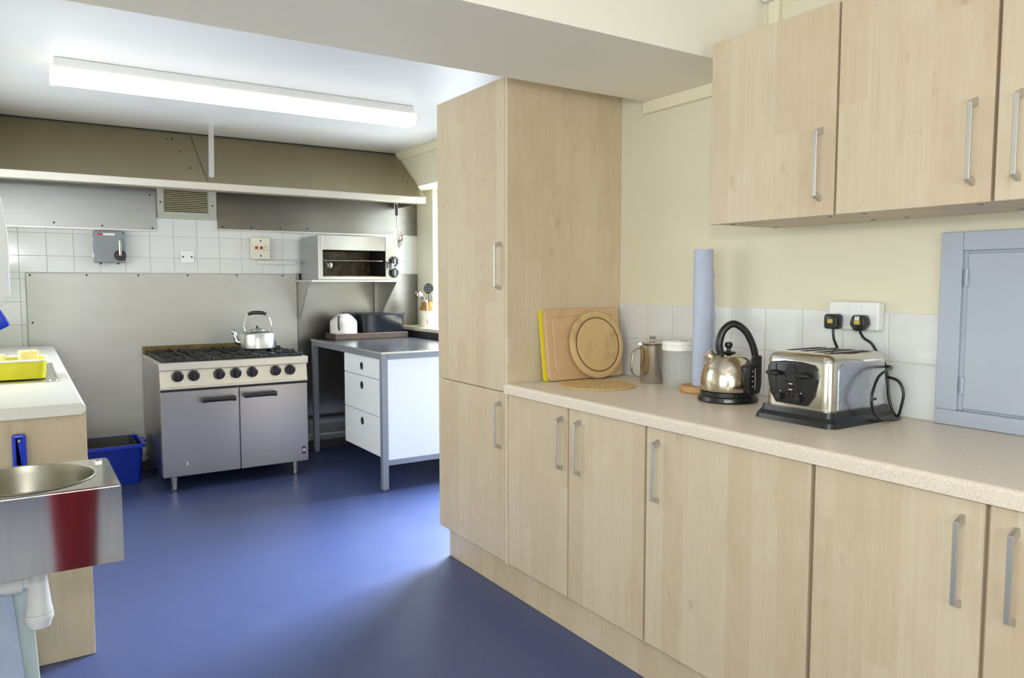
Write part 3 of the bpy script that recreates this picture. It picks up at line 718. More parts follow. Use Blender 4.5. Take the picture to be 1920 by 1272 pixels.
split('handle', MB().tube([K(-.088, 0, .118), K(-.097, 0, .16), K(-.080, 0, .215), K(-.055, 0, .243)], .0045, 8).tube([K(.088, 0, .118), K(.097, 0, .16), K(.080, 0, .215), K(.055, 0, .243)], .0045, 8), STEEL_POL, t, 50)
obj('grip', MB().tube([K(-.062, 0, .240), K(-.03, 0, .250), K(.03, 0, .250), K(.062, 0, .240)], [.011, .013, .013, .011], 12), BLACK_PL, t, 50)

# ------------------------------------------------------------------ blue bin by the cooker
t = thing('storage_tub', 'deep blue plastic tub with grey inside on the floor left of the cooker', 'tub', (.40, 5.63, 0))
bx0, bx1, by0, by1, bh = .225, .628, 5.47, 5.80, .255
def taper(b, f, z1):
    pass
def tub(x0, x1, y0, y1, z0, z1, e, th):
    b = bmesh.new(); L = []
    def ring(x0, x1, y0, y1, z, r=.03): return [b.verts.new((px, py, z)) for px, py in rrect(x0, x1, y0, y1, r, 4)]
    rs = [ring(x0, x1, y0, y1, z0), ring(x0 - e, x1 + e, y0 - e, y1 + e, z1), ring(x0 - e + th, x1 + e - th, y0 - e + th, y1 + e - th, z1), ring(x0 + th, x1 - th, y0 + th, y1 - th, z0 + th)]
    for A, B in zip(rs, rs[1:]):
        n = len(A)
        for i in range(n): b.faces.new((A[i], A[(i + 1) % n], B[(i + 1) % n], B[i]))
    b.faces.new(rs[0]); b.faces.new(rs[-1]); bmesh.ops.recalc_face_normals(b, faces=b.faces)
    return MB()._merge(b)
obj('shell', tub(bx0, bx1, by0, by1, .001, bh, .018, .004), BLUE_PL, t, 40)
rim = MB(); P1 = rrect(bx0 - .032, bx1 + .032, by0 - .032, by1 + .032, .035, 4); P0 = rrect(bx0 - .0185, bx1 + .0185, by0 - .0185, by1 + .0185, .03, 4)
b = bmesh.new()
rs = [[b.verts.new((p[0], p[1], z)) for p in P] for P, z in ((P0, bh + .001), (P0, bh + .008), (P1, bh + .006), (P1, bh - .012))]
for A, B in zip(rs, rs[1:] + rs[:1]):
    n = len(A)
    for i in range(n): b.faces.new((A[i], A[(i + 1) % n], B[(i + 1) % n], B[i]))
bmesh.ops.recalc_face_normals(b, faces=b.faces); rim._merge(b)
obj('rim', rim, BLUE_PL2, t, 40)
obj('handle', MB().tube([(bx1 + .030, 5.57, bh), (bx1 + .046, 5.60, bh + .004), (bx1 + .046, 5.67, bh + .004), (bx1 + .030, 5.70, bh)], .007, 8), BLUE_PL2, t, 50)
solo('storage_tub', tub(bx0 + .012, bx1 - .03, by0 + .012, by1 - .012, .012, bh + .008, .012, .004), GREY_PL, 'grey plastic liner tub nested inside the blue tub', 'tub', (.40, 5.63, .012), smooth=40)

# floor pipe along the foot of the back wall
t = thing('floor_pipe', 'grey pipe and dark skirting along the foot of the wall under the desk', 'pipe', (1.6, 5.82, .1))
obj('pipe', MB().cyl((.70, 5.835, .085), (2.64, 5.835, .085), .018, 14), FRAME, t, 40)
struct('baseboard_back', MB().box(.04, 2.66, YB - .012, YB - .0005, 0, .06), mat('dark_skirting', S(52, 50, 52), .6))

# ------------------------------------------------------------------ steel desk with drawers
dx0, dx1, dy0, dy1, dz = 1.872, 2.655, 4.372, 5.735, .887
t = thing('steel_desk', 'grey metal desk with dark steel top and white drawers beside the cooker', 'desk', (2.26, 5.05, 0))
obj('top', MB().box(dx0, dx1, dy0, dy1, dz - .010, dz, .002, 1), DESKTOP, t)
split('front_edge', MB().box(dx0 - .002, dx0 - .0005, dy0, dy1, dz - .010, dz + .001).box(dx0, dx1, dy0 - .002, dy0 - .0005, dz - .010, dz + .001), STEEL_BRIGHT, t)
obj('upstand', MB().box(dx1 - .014, dx1, dy0 + .02, dy1, dz + .001, dz + .052, .001, 1), DESKTOP, t)
rl = .036
obj('rail', MB().box(dx0 + .004, dx0 + .004 + rl, dy0 + .045, dy1 - .045, dz - .047, dz - .0105), FRAME, t)
obj('rail', MB().box(dx0 + .045, dx1 - .045, dy0 + .004, dy0 + .004 + rl, dz - .047, dz - .0105), FRAME, t)
obj('rail', MB().box(dx0 + .045, dx1 - .045, dy1 - .04, dy1 - .004, dz - .047, dz - .0105), FRAME, t)
for lx, ly in ((dx0 + .004, dy0 + .004), (dx0 + .004, dy1 - .044), (dx1 - .044, dy0 + .004), (dx1 - .044, dy1 - .044)):
    obj('leg', MB().box(lx, lx + .04, ly, ly + .04, .012, dz - .0105, .002, 1).cyl((lx + .02, ly + .02, .001), (lx + .02, ly + .02, .012), .008), FRAME, t)
obj('stretcher', MB().box(dx0 + .045, dx1 - .045, dy0 + .008, dy0 + .036, .165, .20, .001, 1), FRAME, t)
obj('stretcher', MB().box(dx0 + .045, dx1 - .045, dy1 - .036, dy1 - .008, .225, .255, .001, 1), FRAME, t)
obj('pedestal', MB().box(dx0 + .030, dx1 - .06, dy0 + .046, 5.045, .215, .838, .001, 1), DRAWERW, t)
obj('side_panel', MB().box(dx0 + .045, dx1 - .045, dy0 + .010, dy0 + .018, .2005, .8395), DRAWERW, t, label='white side panel facing the viewer')
for z0, z1, kz in ((.708, .840, .772), (.470, .705, .643), (.214, .467, .404)):
    d = obj('drawer', MB().box(dx0 + .012, dx0 + .0295, dy0 + .047, 5.048, z0 + .001, z1 - .001, .001, 1), DRAWERW, t)
    M = Matrix.Translation((dx0 + .0118, 4.725, kz)) @ Matrix.Rotation(R(-90), 4, 'Y')
    p = obj('finger_pull', MB().lathe([(.017, 0), (.026, 0), (.026, .003), (.017, .003)], (0, 0, 0), 24, M, True), STEEL_POL, d, 40)
    obj('pull_hole', MB().lathe([(0, .0008), (.0168, .0008), (.0168, .0015), (0, .0015)], (0, 0, 0), 20, M), DARK, d)
    obj('pull_cap', MB().prism([(.015 * math.cos(R(a)), .015 * math.sin(R(a))) for a in range(0, 181, 15)], 'z', .0017, .004, 0, 1, M @ Matrix.Rotation(R(-90), 4, 'Z')), STEEL_POL, d)
# things on the desk
dz += .0005
solo('serving_tray', recess(MB().box(1.985, 2.585, 5.495, 5.73, dz, dz + .046, .004, 2), (0, 0, 1), [(.012, 0), (.002, -.006)]), BROWN_TRAY, 'thick dark brown tray on the steel desk under the white kettle', 'tray', (2.28, 5.6, dz))
tz = dz + .0405
t = thing('enamel_kettle', 'squat white enamel kettle with black handle on the brown tray', 'kettle', (2.095, 5.613, tz))
obj('body', MB().lathe([(0, 0), (.100, 0), (.104, .004), (.104, .088), (.098, .104), (.058, .140), (.035, .146), (0, .146)], (2.095, 5.613, tz), 36), ENAMEL_W, t, 35)
obj('lid', MB().lathe([(.045, .1435), (.047, .150), (.02, .154), (0, .155)], (2.095, 5.613, tz), 24), ENAMEL_W, t, 40)
obj('lid_knob', MB().lathe([(0, .154), (.010, .154), (.012, .164), (0, .167)], (2.095, 5.613, tz), 14), BLACK_PL, t, 50)
hv = (Vector((2.095, 5.613, 0)) - cf * .106 + cr * -.01)
H_ = lambda o, z: (hv.x - cf.x * o, hv.y - cf.y * o, tz + z)
obj('handle', MB().tube([H_(-.02, .132), H_(.012, .135), H_(.022, .10), H_(.020, .06), H_(.006, .035)], .0075, 8), BLACK_PL, t, 50)
t = thing('bread_box', 'glossy black oblong tin with rolled rim on the brown tray', 'tin', (2.395, 5.61, tz))
BLK_ENAMEL = mat('black_enamel', (.012, .013, .018), .12)
obj('body', tub(2.225, 2.560, 5.52, 5.70, tz, tz + .140, .007, .004), BLK_ENAMEL, t, 40)
obj('lid', MB().prism(rrect(2.212, 2.573, 5.507, 5.713, .03, 4), 'z', tz + .1405, tz + .158, .004, 2), BLK_ENAMEL, t, 40)
# utensil jar on the window sill
jx, jy, jz = 2.770, 5.50, .9625
t = thing('utensil_jar', 'stoneware jar with a brown neck on the window sill', 'jar', (jx, jy, jz))
obj('body', MB().lathe([(0, 0), (.066, 0), (.070, .006), (.070, .130), (.066, .136)], (jx, jy, jz), 28), STONE, t, 40)
obj('neck', MB().lathe([(.066, .1362), (.071, .140), (.071, .160), (.058, .178), (.058, .205), (.052, .205), (.050, .15), (0, .15)], (jx, jy, jz), 28), STONE_B, t, 40)
J = lambda a, b_, z: (Vector((jx, jy, jz + z)) + cr * a + cf * b_)[:]
t = thing('ladle', 'steel ladle with upturned bowl leaning left out of the utensil jar', 'ladle', J(-.02, 0, .16))
obj('shank', MB().tube([J(.0, .01, .16), J(-.035, 0, .235), J(-.055, -.01, .275)], .004, 8), STEEL_POL, t)
M = Matrix.Rotation(R(25), 4, 'Y')
obj('bowl', MB().lathe([(.001, .032), (.020, .027), (.034, .013), (.038, -.006), (.036, -.006), (.032, .012), (.019, .025), (.001, .030)], J(-.075, -.01, .262), 20, M), STEEL_POL, t, 60)
t = thing('skimmer', 'black perforated skimmer spoon standing upright in the utensil jar', 'skimmer', J(.0, .02, .16))
obj('shank', MB().tube([J(.005, .02, .155), J(.0, .02, .23), J(.0, .015, .262)], .004, 8), BLACK_PL, t)
sk = MB(); n = 7
b = bmesh.new()
for i in range(-n, n + 1):
    for j in range(-n, n + 1):
        if (i * i + j * j) > n * n: continue
        if i % 3 == 0 and j % 3 == 0 and i * i + j * j < 30: continue
        p = [Vector(J((i + a) * .0056, .008, .310 + (j + c) * .0066 * .95)) for a, c in ((-.5, -.5), (.5, -.5), (.5, .5), (-.5, .5))]
        b.faces.new([b.verts.new(q) for q in p])
bmesh.ops.remove_doubles(b, verts=b.verts, dist=1e-5); bmesh.ops.recalc_face_normals(b, faces=b.faces); bmesh.ops.solidify(b, geom=list(b.faces), thickness=.002)
sk._merge(b); obj('disc', sk, mat('skimmer_grey', S(60, 60, 62), .4, .5), t)
t = thing('steel_spoon', 'bright steel spoon with rounded bowl at the right of the utensil jar', 'spoon', J(.03, 0, .16))
obj('shank', MB().tube([J(.02, .0, .155), J(.032, -.005, .225), J(.038, -.01, .245)], .004, 8), STEEL_POL, t)
obj('bowl', MB().ball(J(.042, -.012, .268), .030, 1, .4, .85), STEEL_POL, t, 60)
t = thing('ladle', 'small ladle hooked over the front of the jar with its bowl hanging low', 'ladle', J(.0, -.07, .05))
obj('shank', MB().tube([J(-.008, -.04, .195), J(-.006, -.066, .220), J(-.004, -.080, .20), J(.0, -.084, .11), J(.002, -.086, .05)], .0045, 8), STEEL_POL, t, 50)
obj('bowl', MB().ball(J(.004, -.088, .028), .018, .8, .45, 1.6), STEEL_POL, t, 60)
t = thing('fork', 'thin dark fork sticking out of the jar between the ladle and skimmer', 'fork', J(-.01, 0, .16))
fk = MB().tube([J(-.010, .036, .156), J(-.028, .034, .23)], .004, 8)
for k in range(4): fk.tube([J(-.028, .034, .228), J(-.04 - .006 * k, .033, .245 - .008 * k), J(-.065 - .002 * k, .032, .236 - .012 * k)], .0016, 6)
obj('tines', fk, BLACK_PL, t)

# ------------------------------------------------------------------ left side: sink unit
t = thing('sink_unit', 'maple end-panelled sink cabinet under the pale worktop at left', 'cabinet', (0, 4.3, 0))
obj('end_panel', MB().box(XL + .002, .178, 3.000, 3.018, .001, .869, .001, 1), MAPLE, t)
obj('carcass', MB().box(XL + .002, .155, 3.0185, 5.70, .001, .869), MAPLE, t)
for k in range(4): obj('door', MB().box(.1555, .173, 3.03 + k * .667, 3.03 + k * .667 + .663, .15, .866, .0015, 1), MAPLE, t)
wl = [(XL + .002, .871), (.163, .871), (.176, .882), (.176, .899), (.164, .911), (XL + .002, .911)]
solo('worktop', MB().prism(wl, 'y', 2.955, 5.74, .001, 1), WORKTOP_L, 'pale worktop at the left edge of the photo, yellow tub on it', 'worktop', (-.03, 4.3, .87))
# drainer with ridges
t = thing('draining_board', 'ridged steel draining board set in the left worktop', 'drainer', (0, 4.1, .911))
db = MB().box(XL + .02, .125, 3.66, 4.5, .9115, .914, .001, 1)
obj('plate', db, STEEL_POL, t)
rg = MB()
for k in range(14): rg.cyl((.118 - k * .024, 3.69 if k < 2 else 4.0, .9145), (.118 - k * .024, 4.46, .9145), .0035, 8)
split('ridge', rg, STEEL_POL, t)
t = thing('washing_up_tub', 'shallow yellow plastic tub holding sponges on the draining board', 'tub', (-.03, 3.86, .918))
b = tub(-.20, .080, 3.74, 3.97, .919, .992, .006, .008)
obj('shell', b, YEL_TUB, t, 40)
P1 = rrect(-.208, .088, 3.732, 3.978, .03, 4)
obj('rim', MB().prism(P1, 'z', .9925, .9985).bm and MB()._merge((lambda bb: bb)(bmesh.new())) if False else MB().tube([(x, y_, .996) for x, y_ in P1] + [(P1[0][0], P1[0][1], .996)], .0045, 8, 0), WHITE_PL, t, 50)
obj('base', MB().prism(rrect(-.19, .070, 3.75, 3.96, .03, 4), 'z', .9183, .9188), WHITE_PL, t)
solo('sponge', MB().box(-.035, .035, -.022, .022, -.05, .05, .006, 2, Matrix.Translation((.022, 3.88, .980)) @ Matrix.Rotation(R(8), 4, 'Z')), SPONGE, 'pale yellow sponge block standing in the yellow tub, nearest the aisle', 'sponge', (.022, 3.88, .95), 'sponges in the yellow tub')
solo('sponge', MB().box(-.035, .035, -.022, .022, -.045, .045, .006, 2, Matrix.Translation((-.095, 3.86, .973)) @ Matrix.Rotation(R(-6), 4, 'Z')), SPONGE, 'pale sponge block in the yellow tub cut off by the left photo edge', 'sponge', (-.095, 3.86, .95), 'sponges in the yellow tub')
# brush hanging on the end panel
t = thing('dustpan_brush', 'blue plastic brush handle hanging from a screw on the maple end panel', 'brush', (-.02, 2.985, .81))
obj('handle', recess(MB().prism(rrect(-.041, -.001, .60, .817, .008, 3), 'y', 2.972, 2.998, .003, 2), (0, -1, 0), [(.007, 0), (.002, -.004)]), BLUE_PL2, t, 40)
obj('head', MB().box(-.075, .033, 2.960, 2.998, .50, .599, .006, 2), BLUE_PL2, t)
obj('bristles', MB().box(-.070, .028, 2.966, 2.992, .44, .4995), BLACK_MAT, t)
obj('screw', MB().ball((-.020, 2.970, .797), .006), STEEL_POL, t)
# hand basin
t = thing('hand_basin', 'square stainless steel hand basin with round bowl on the left wall', 'basin', (0, 2.35, .6))
sx0, sx1, sy0, sy1, sz0, sz1 = XL + .002, .202, 2.17, 2.535, .598, .800
bcx, bcy, br = -.008, 2.363, .163
b = bmesh.new(); n = 48
ring = [b.verts.new((bcx + br * math.cos(2 * math.pi * i / n), bcy + br * math.sin(2 * math.pi * i / n), sz1)) for i in range(n)]
def edge_pt(a):
    c, s = math.cos(a), math.sin(a); ks = []
    if c > 1e-9: ks.append((sx1 - bcx) / c)
    if c < -1e-9: ks.append((sx0 - bcx) / c)
    if s > 1e-9: ks.append((sy1 - bcy) / s)
    if s < -1e-9: ks.append((sy0 - bcy) / s)
    k = min(ks); return (bcx + k * c, bcy + k * s)
angs = [2 * math.pi * i / n for i in range(n)]
for (X_, Y_) in ((sx0, sy0), (sx1, sy0), (sx1, sy1), (sx0, sy1)):
    a = math.atan2(Y_ - bcy, X_ - bcx) % (2 * math.pi); i = min(range(n), key=lambda q: abs(angs[q] - a)); angs[i] = a
outer = [b.verts.new((*edge_pt(a), sz1)) for a in angs]
for i in range(n): b.faces.new((ring[i], ring[(i + 1) % n], outer[(i + 1) % n], outer[i]))
low = [b.verts.new((v.co.x, v.co.y, sz0)) for v in outer]
low2 = [b.verts.new((bcx + (v.co.x - bcx) * .96, bcy + (v.co.y - bcy) * .96, sz0)) for v in outer]
for i in range(n): b.faces.new((outer[i], outer[(i + 1) % n], low[(i + 1) % n], low[i])); b.faces.new((low[i], low[(i + 1) % n], low2[(i + 1) % n], low2[i]))
bmesh.ops.recalc_face_normals(b, faces=b.faces)
es = [e for e in b.edges if all(abs(v.co.z - sz1) < 1e-6 and v in outer for v in e.verts)]
bmesh.ops.bevel(b, geom=es, offset=.004, segments=2, affect='EDGES')
obj('housing', MB()._merge(b), BASINST, t, 30)
obj('bowl', MB().lathe([(br + .007, .0008), (br + .004, .004), (br - .001, .002), (br - .006, -.02), (br - .012, -.09), (br - .03, -.125), (br - .07, -.14), (.022, -.145), (.020, -.150), (0, -.150)], (bcx, bcy, sz1), 48), BOWLST, t, 50)
obj('bolt', MB().lathe([(0, 0), (.011, 0), (.011, .004), (.006, .007), (0, .008)], (.170, 2.475, sz1 + .0005), 6), STEEL_POL, t)
obj('drain_fitting', MB().lathe([(.028, .645), (.028, .600), (.035, .598), (.035, .582), (.022, .580), (.022, .577)], (bcx + .01, bcy - .02, 0), 20), WHITE_PL, t)
# bottle trap
tx, ty = .010, 2.345
t = thing('bottle_trap', 'white plastic bottle trap below the steel hand basin', 'trap', (tx, ty, .4))
obj('body', MB().lathe([(0, .575), (.021, .575), (.023, .53), (.030, .46), (.033, .448), (.033, .440)], (tx, ty, 0), 24), WHITE_PL, t, 50)
obj('cup', MB().lathe([(.0335, .4395), (.0345, .437), (.0345, .425), (.029, .412), (.026, .402), (.015, .400), (0, .400)], (tx, ty, 0), 24), WHITE_PL, t, 40)
obj('elbow', MB().tube([(tx - .018, ty, .53), (tx - .06, ty, .53), (tx - .15, ty, .53), (XL + .003, ty, .53)], .019, 14, 0).cyl((tx - .035, ty, .53), (tx - .075, ty, .53), .027, 16).cyl((tx - .075, ty, .53), (tx - .085, ty, .53), .024, 16), WHITE_PL, t, 40)
# tea towels hung from a rail below the basin
def towel(x0, x1, y0, y1, z0, z1, ph, amp):
    def fn(u, v):
        x = x0 + (x1 - x0) * u + (.03 * v * (u - .2)); s = math.sin(u * 9 + ph) * amp * (.3 + .7 * v) + math.sin(u * 21 + ph * 2 + v * 2) * amp * .3
        return (x, y0 + (y1 - y0) * u * .2 + s, z1 + (z0 - z1) * v)
    return MB().grid(fn, 30, 14, .003)
solo('towel_rail', MB().cyl((XL + .003, 2.435, .512), (.0, 2.435, .512), .006, 12).box(XL + .002, XL + .012, 2.415, 2.455, .49, .53, .002, 1), STEEL_POL, 'thin steel rail under the basin carrying the tea towels', 'rail', (-.1, 2.375, .5))
solo('tea_towel', towel(-.20, -.008, 2.414, 2.422, .02, .504, .6, .009), CLOTH, 'pale green tea towel hanging under the hand basin at bottom left', 'towel', (-.1, 2.36, .26), smooth=80)
solo('tea_towel', towel(-.22, -.050, 2.392, 2.396, .20, .500, 2.2, .003), CLOTH2, 'folded lilac-blue tea towel in front of the green one, photo edge', 'towel', (-.13, 2.32, .34), smooth=80)
# soap dispenser on the left wall
t = thing('soap_dispenser', 'white wall dispenser with blue nozzle at the left edge of the photo', 'dispenser', (-.12, 2.45, 1.2))
obj('body', MB().prism([(XL + .002, 1.56), (-.030, 1.548), (-.018, 1.44), (-.0205, 1.288), (-.050, 1.248), (-.10, 1.24), (XL + .002, 1.24)], 'y', 2.40, 2.52, .006, 2), WHITE_PL, t, 40)
M = Matrix.Translation((-.055, 2.455, 1.222)) @ Matrix.Rotation(R(-28), 4, 'Y')
obj('nozzle', MB().box(-.03, .022, -.028, .028, -.028, .024, .007, 2, M), BLUE_PL2, t, 40)

# ------------------------------------------------------------------ things on the worktop
WZ = .9115
# leaning boards (local frame: x along the panel, z up the board), hinged at the foot
lean = .137
t = thing('cutting_board', 'thin yellow plastic cutting board behind the large wooden one', 'chopping board', (2.012, 2.538, WZ + .0008), world=False, rot=(-lean, 0, 0))
obj('slab', MB().prism(rrect(-.205, .195, .0, .298, .012, 3), 'y', .0, .0055, .001, 1), YELLOW, t)
t = thing('cutting_board', 'large rectangular wooden chopping board leaning on the tall cupboard panel', 'chopping board', (2.012, 2.515, WZ + .0030), world=False, rot=(-lean, 0, 0))
bb = bmesh.new(); rings = []
for ins, yy in ((0, .0215), (0, .003), (.003, 0), (.030, 0), (.0325, .0025), (.036, .0025), (.0385, 0)):
    rings.append([bb.verts.new((p[0], yy, p[1])) for p in rrect(-.192 + ins, .208 - ins, ins, .300 - ins, max(.004, .022 - ins), 5)])
for A, B in zip(rings, rings[1:]):
    for i in range(len(A)): bb.faces.new((A[i], A[(i + 1) % len(A)], B[(i + 1) % len(A)], B[i]))
bb.faces.new(rings[0]); bb.faces.new(rings[-1]); bmesh.ops.recalc_face_normals(bb, faces=bb.faces)
mb = MB()._merge(bb)
obj('slab', mb, BOARD, t, 30)
t = thing('bread_board', 'round worn wooden bread board leaning against the rectangular board', 'chopping board', (2.062, 2.474, WZ + .0045), world=False, rot=(-.172, 0, 0))
rb = MB().lathe([(0, .0), (.128, .0), (.140, .004), (.145, .012), (.142, .020), (.134, .024), (.124, .0245), (.118, .021), (.112, .021), (.108, .0235), (0, .0235)], (0, .022, .145), 56, Matrix.Rotation(R(90), 4, 'X'))
obj('disc', rb, ROUNDB, t, 30)
obj('stain_ring', MB().lathe([(.1125, 0), (.1175, 0), (.1175, .0006), (.1125, .0006)], (0, .0008, .145), 56, Matrix.Rotation(R(90), 4, 'X'), True), GROOVE, t)
# woven mat
t = thing('woven_mat', 'round woven straw table mat lying flat in front of the chopping boards', 'mat', (1.925, 2.335, WZ))
prof = [(0, 0), (.138, 0), (.140, .003)]
k = 0
pr = [(0, .0)] + [(.1505, .0), (.1525, .0025), (.1505, .005)]
for i in range(24): pr.append((.1475 - i * .0061, .0055 if i % 2 else .0032))
pr.append((0, .004))
obj('coil', MB().lathe(pr, (1.925, 2.335, WZ), 64), WOVEN, t, 50)
# steel coffee pot
px_, py_ = 2.172, 2.283
t = thing('coffee_pot', 'cylindrical stainless steel coffee pot with knob lid beside the round board', 'coffee pot', (px_, py_, WZ))
Pp = lambda a, b_, z: (Vector((px_, py_, WZ + z)) + cr * a + cf * b_)[:]
obj('body', MB().lathe([(0, 0), (.047, 0), (.050, .004), (.050, .150), (.052, .156), (.049, .160)], (px_, py_, WZ), 36), STEEL_POL, t, 40)
obj('lid', MB().lathe([(0, .1605), (.054, .1605), (.056, .164), (.045, .168), (.012, .172), (0, .172)], (px_, py_, WZ), 36), STEEL_POL, t, 40)
obj('lid_knob', MB().lathe([(0, .1722), (.008, .1722), (.007, .178), (.014, .184), (.015, .188), (.010, .193), (0, .194)], (px_, py_, WZ), 20), STEEL_POL, t, 50)
obj('handle', MB().tube([Pp(-.048, -.012, .142), Pp(-.066, -.018, .141), Pp(-.085, -.022, .122), Pp(-.090, -.024, .060), Pp(-.078, -.02, .034), Pp(-.052, -.012, .024)], .009, 10, ry=.003), STEEL_POL, t, 50)
obj('hinge', MB().box(-.010, .010, -.006, .006, -.006, .008, .002, 1, Matrix.Translation(Pp(-.052, -.013, .160)) @ Matrix.Rotation(-R(YAW), 4, 'Z')), STEEL_POL, t)
# clear jar
jx2, jy2 = 2.176, 2.136
t = thing('storage_jar', 'clear plastic storage jar with a white screw lid on the worktop', 'jar', (jx2, jy2, WZ))
obj('body', MB().lathe([(0, .0), (.062, .0), (.064, .004), (.064, .142), (.061, .1455)], (jx2, jy2, WZ), 40), JARPL, t, 40)
obj('lid', MB().lathe([(0, .176), (.050, .176), (.060, .182), (.0665, .181), (.068, .176), (.068, .168), (.066, .166), (.068, .163), (.068, .146), (.066, .144), (0, .149)], (jx2, jy2, WZ), 40), CLEARISH, t, 40)
M = Matrix.Translation((jx2, jy2, WZ + .1765)) @ Matrix.Rotation(R(-38), 4, 'Z')
lt = obj('lid_tab', MB().box(-.05, .035, -.012, .012, 0, .005, .002, 1, M), CLEARISH, t)
obj('tab_slot', MB().box(.002, .030, -.006, .003, .0052, .0058, 0, 1, M), DARK, lt)
# paper towel holder
hx, hy = 2.140, 1.985
t = thing('paper_holder', 'turned wooden base of the kitchen roll holder on the worktop', 'holder', (hx, hy, WZ))
obj('base', MB().lathe([(0, 0), (.074, 0), (.079, .005), (.079, .018), (.074, .024), (0, .024)], (hx, hy, WZ), 40), PINE, t, 40)
obj('rod', MB().cyl((hx, hy, WZ + .0242), (hx, hy, WZ + .50), .010, 14), PINE, t)
t = thing('paper_roll', 'tall blue kitchen paper roll standing on the wooden holder', 'paper roll', (hx, hy, WZ + .025))
rp = MB().lathe([(.012, .001), (.0345, .0), (.0352, .02), (.0352, .118), (.0348, .1185), (.0352, .119), (.0355, .30), (.0352, .452), (.0348, .453), (.0352, .454), (.0352, .506), (.034, .508), (.012, .507)], (hx, hy, WZ + .025), 40)
obj('roll', rp, PAPER, t, 30)
def flap(u, v):
    a = .036 + .016 * u * (.35 + .8 * math.sin(v * 3.0 + .3)) + .002 * math.sin(v * 40)
    off = -.004 - .012 * u * (1 - .4 * u)
    p = Vector((hx, hy, WZ + .033 + .49 * v)) + cr * (a * .98) + cf * (.010 - off)
    return p[:]
obj('loose_sheet', MB().grid(flap, 5, 40, .0008), PAPER, t, 60)

# electric kettle
kx, ky = 2.062, 1.790
t = thing('electric_kettle', 'dome-shaped polished steel electric kettle with black arched handle', 'kettle', (kx, ky, WZ))
Q = lambda a, b_, z: (Vector((kx, ky, WZ + z)) + cr * a + cf * b_)[:]
obj('base', MB().lathe([(0, 0), (.100, 0), (.103, .005), (.100, .018), (.094, .022), (.094, .035), (.0, .035)], (kx, ky, WZ), 48), BLACK_PL, t, 40)
dome = [(0, .036), (.090, .036), (.093, .042)] + [(.093 * math.cos(R(a)) ** .62 if a < 89 else 0, .060 + .108 * math.sin(R(a))) for a in range(0, 70, 5)]
obj('body', MB().lathe(dome + [(0, dome[-1][1] + .002)], (kx, ky, WZ), 56), KETBODY, t, 40)
zt = dome[-1][1]
obj('lid', MB().lathe([(.047, zt - .005), (.049, zt + .001), (.030, zt + .007), (0, zt + .009)], (kx, ky, WZ), 32), KETBODY, t, 40)
obj('lid_knob', MB().lathe([(0, zt + .0095), (.026, zt + .0095), (.024, zt + .013), (.007, zt + .016), (.006, zt + .024), (.011, zt + .028), (.0145, zt + .036), (.011, zt + .045), (0, zt + .048)], (kx, ky, WZ), 24), BLACK_PL, t, 50)
obj('spout', MB().tube([Q(-.040, 0, .135), Q(-.062, 0, .152), Q(-.074, 0, .166)], [.026, .019, .017], 14, ry=.020), KETBODY, t, 50)
obj('handle', MB().tube([Q(-.030, -.01, .158), Q(-.036, -.01, .200), Q(-.022, -.01, .245), Q(.012, -.01, .268), Q(.052, -.01, .245), Q(.080, -.01, .195), Q(.092, -.01, .140), Q(.092, -.01, .090)], .0135, 14, 8, ry=.012), BLACK_PL, t, 60)
gm = Matrix.Translation(Q(.058, -.080, .0)) @ Matrix.Rotation(-R(YAW) + R(36), 4, 'Z')
gp = obj('gauge_panel', MB().prism([(-.028, .034), (.030, .034), (.040, .07), (.038, .165), (.020, .142), (-.030, .128)], 'y', -.012, .026, .004, 2, gm), BLACK_PL, t, 40)
obj('water_gauge', MB().box(-.003, .003, -.0136, -.0122, .050, .122, .001, 1, gm), mat('gauge_grey', S(150, 150, 150), .3), gp)
mk = MB()
for k in range(4): mk.box(-.016, -.010, -.0130, -.0122, .060 + k * .017, .063 + k * .017, 0, 1, gm)
split('gauge_mark', mk, WHITE_PL, gp)
obj('switch', MB().box(.034, .046, -.004, .018, .048, .078, .004, 2, gm), REDSW, t)
a0 = -R(YAW) - R(14)
def around(s, size, r, z, ang, parent, m):
    M = Matrix.Translation((kx, ky, WZ + z)) @ Matrix.Rotation(ang, 4, 'Z') @ Matrix.Translation((0, -r, 0)) @ Matrix.Rotation(R(90), 4, 'X')
    return obj('lettering', text_mesh(s, size, M), m, parent)
around('BUSH', .0115, .1032, .0105, a0, t, WHITE_PL)

# toaster
tx0, tx1, ty0, ty1 = 1.905, 2.190, 1.285, 1.510
t = thing('toaster', 'four-slice polished steel toaster with black front panel and black base', 'toaster', (2.05, 1.4, WZ))
def frustum(x0, x1, y0, y1, z0, z1, e, r):
    b = bmesh.new()
    A = [b.verts.new((p[0], p[1], z0)) for p in rrect(x0, x1, y0, y1, r, 5)]; B = [b.verts.new((p[0], p[1], z1)) for p in rrect(x0 + e, x1 - e, y0 + e, y1 - e, max(.004, r - e), 5)]
    n = len(A); b.faces.new(A); b.faces.new(B)
    for i in range(n): b.faces.new((A[i], A[(i + 1) % n], B[(i + 1) % n], B[i]))
    bmesh.ops.recalc_face_normals(b, faces=b.faces); return MB()._merge(b)
b1 = frustum(tx0 - .026, tx1 + .022, ty0 - .026, ty1 + .026, WZ, WZ + .014, .004, .03)
b2 = frustum(tx0 - .022, tx1 + .018, ty0 - .022, ty1 + .022, WZ + .014, WZ + .026, .010, .026)
b3 = frustum(tx0 - .012, tx1 + .010, ty0 - .012, ty1 + .012, WZ + .026, WZ + .042, .004, .024)
m_ = b1
for q in (b2, b3):
    me = bpy.data.meshes.new('q'); q.bm.to_mesh(me); q.bm.free(); m_.bm.from_mesh(me); bpy.data.meshes.remove(me)
obj('base', m_, BLACK_PL, t, 30)
zb, zt_ = WZ + .0425, WZ + .205
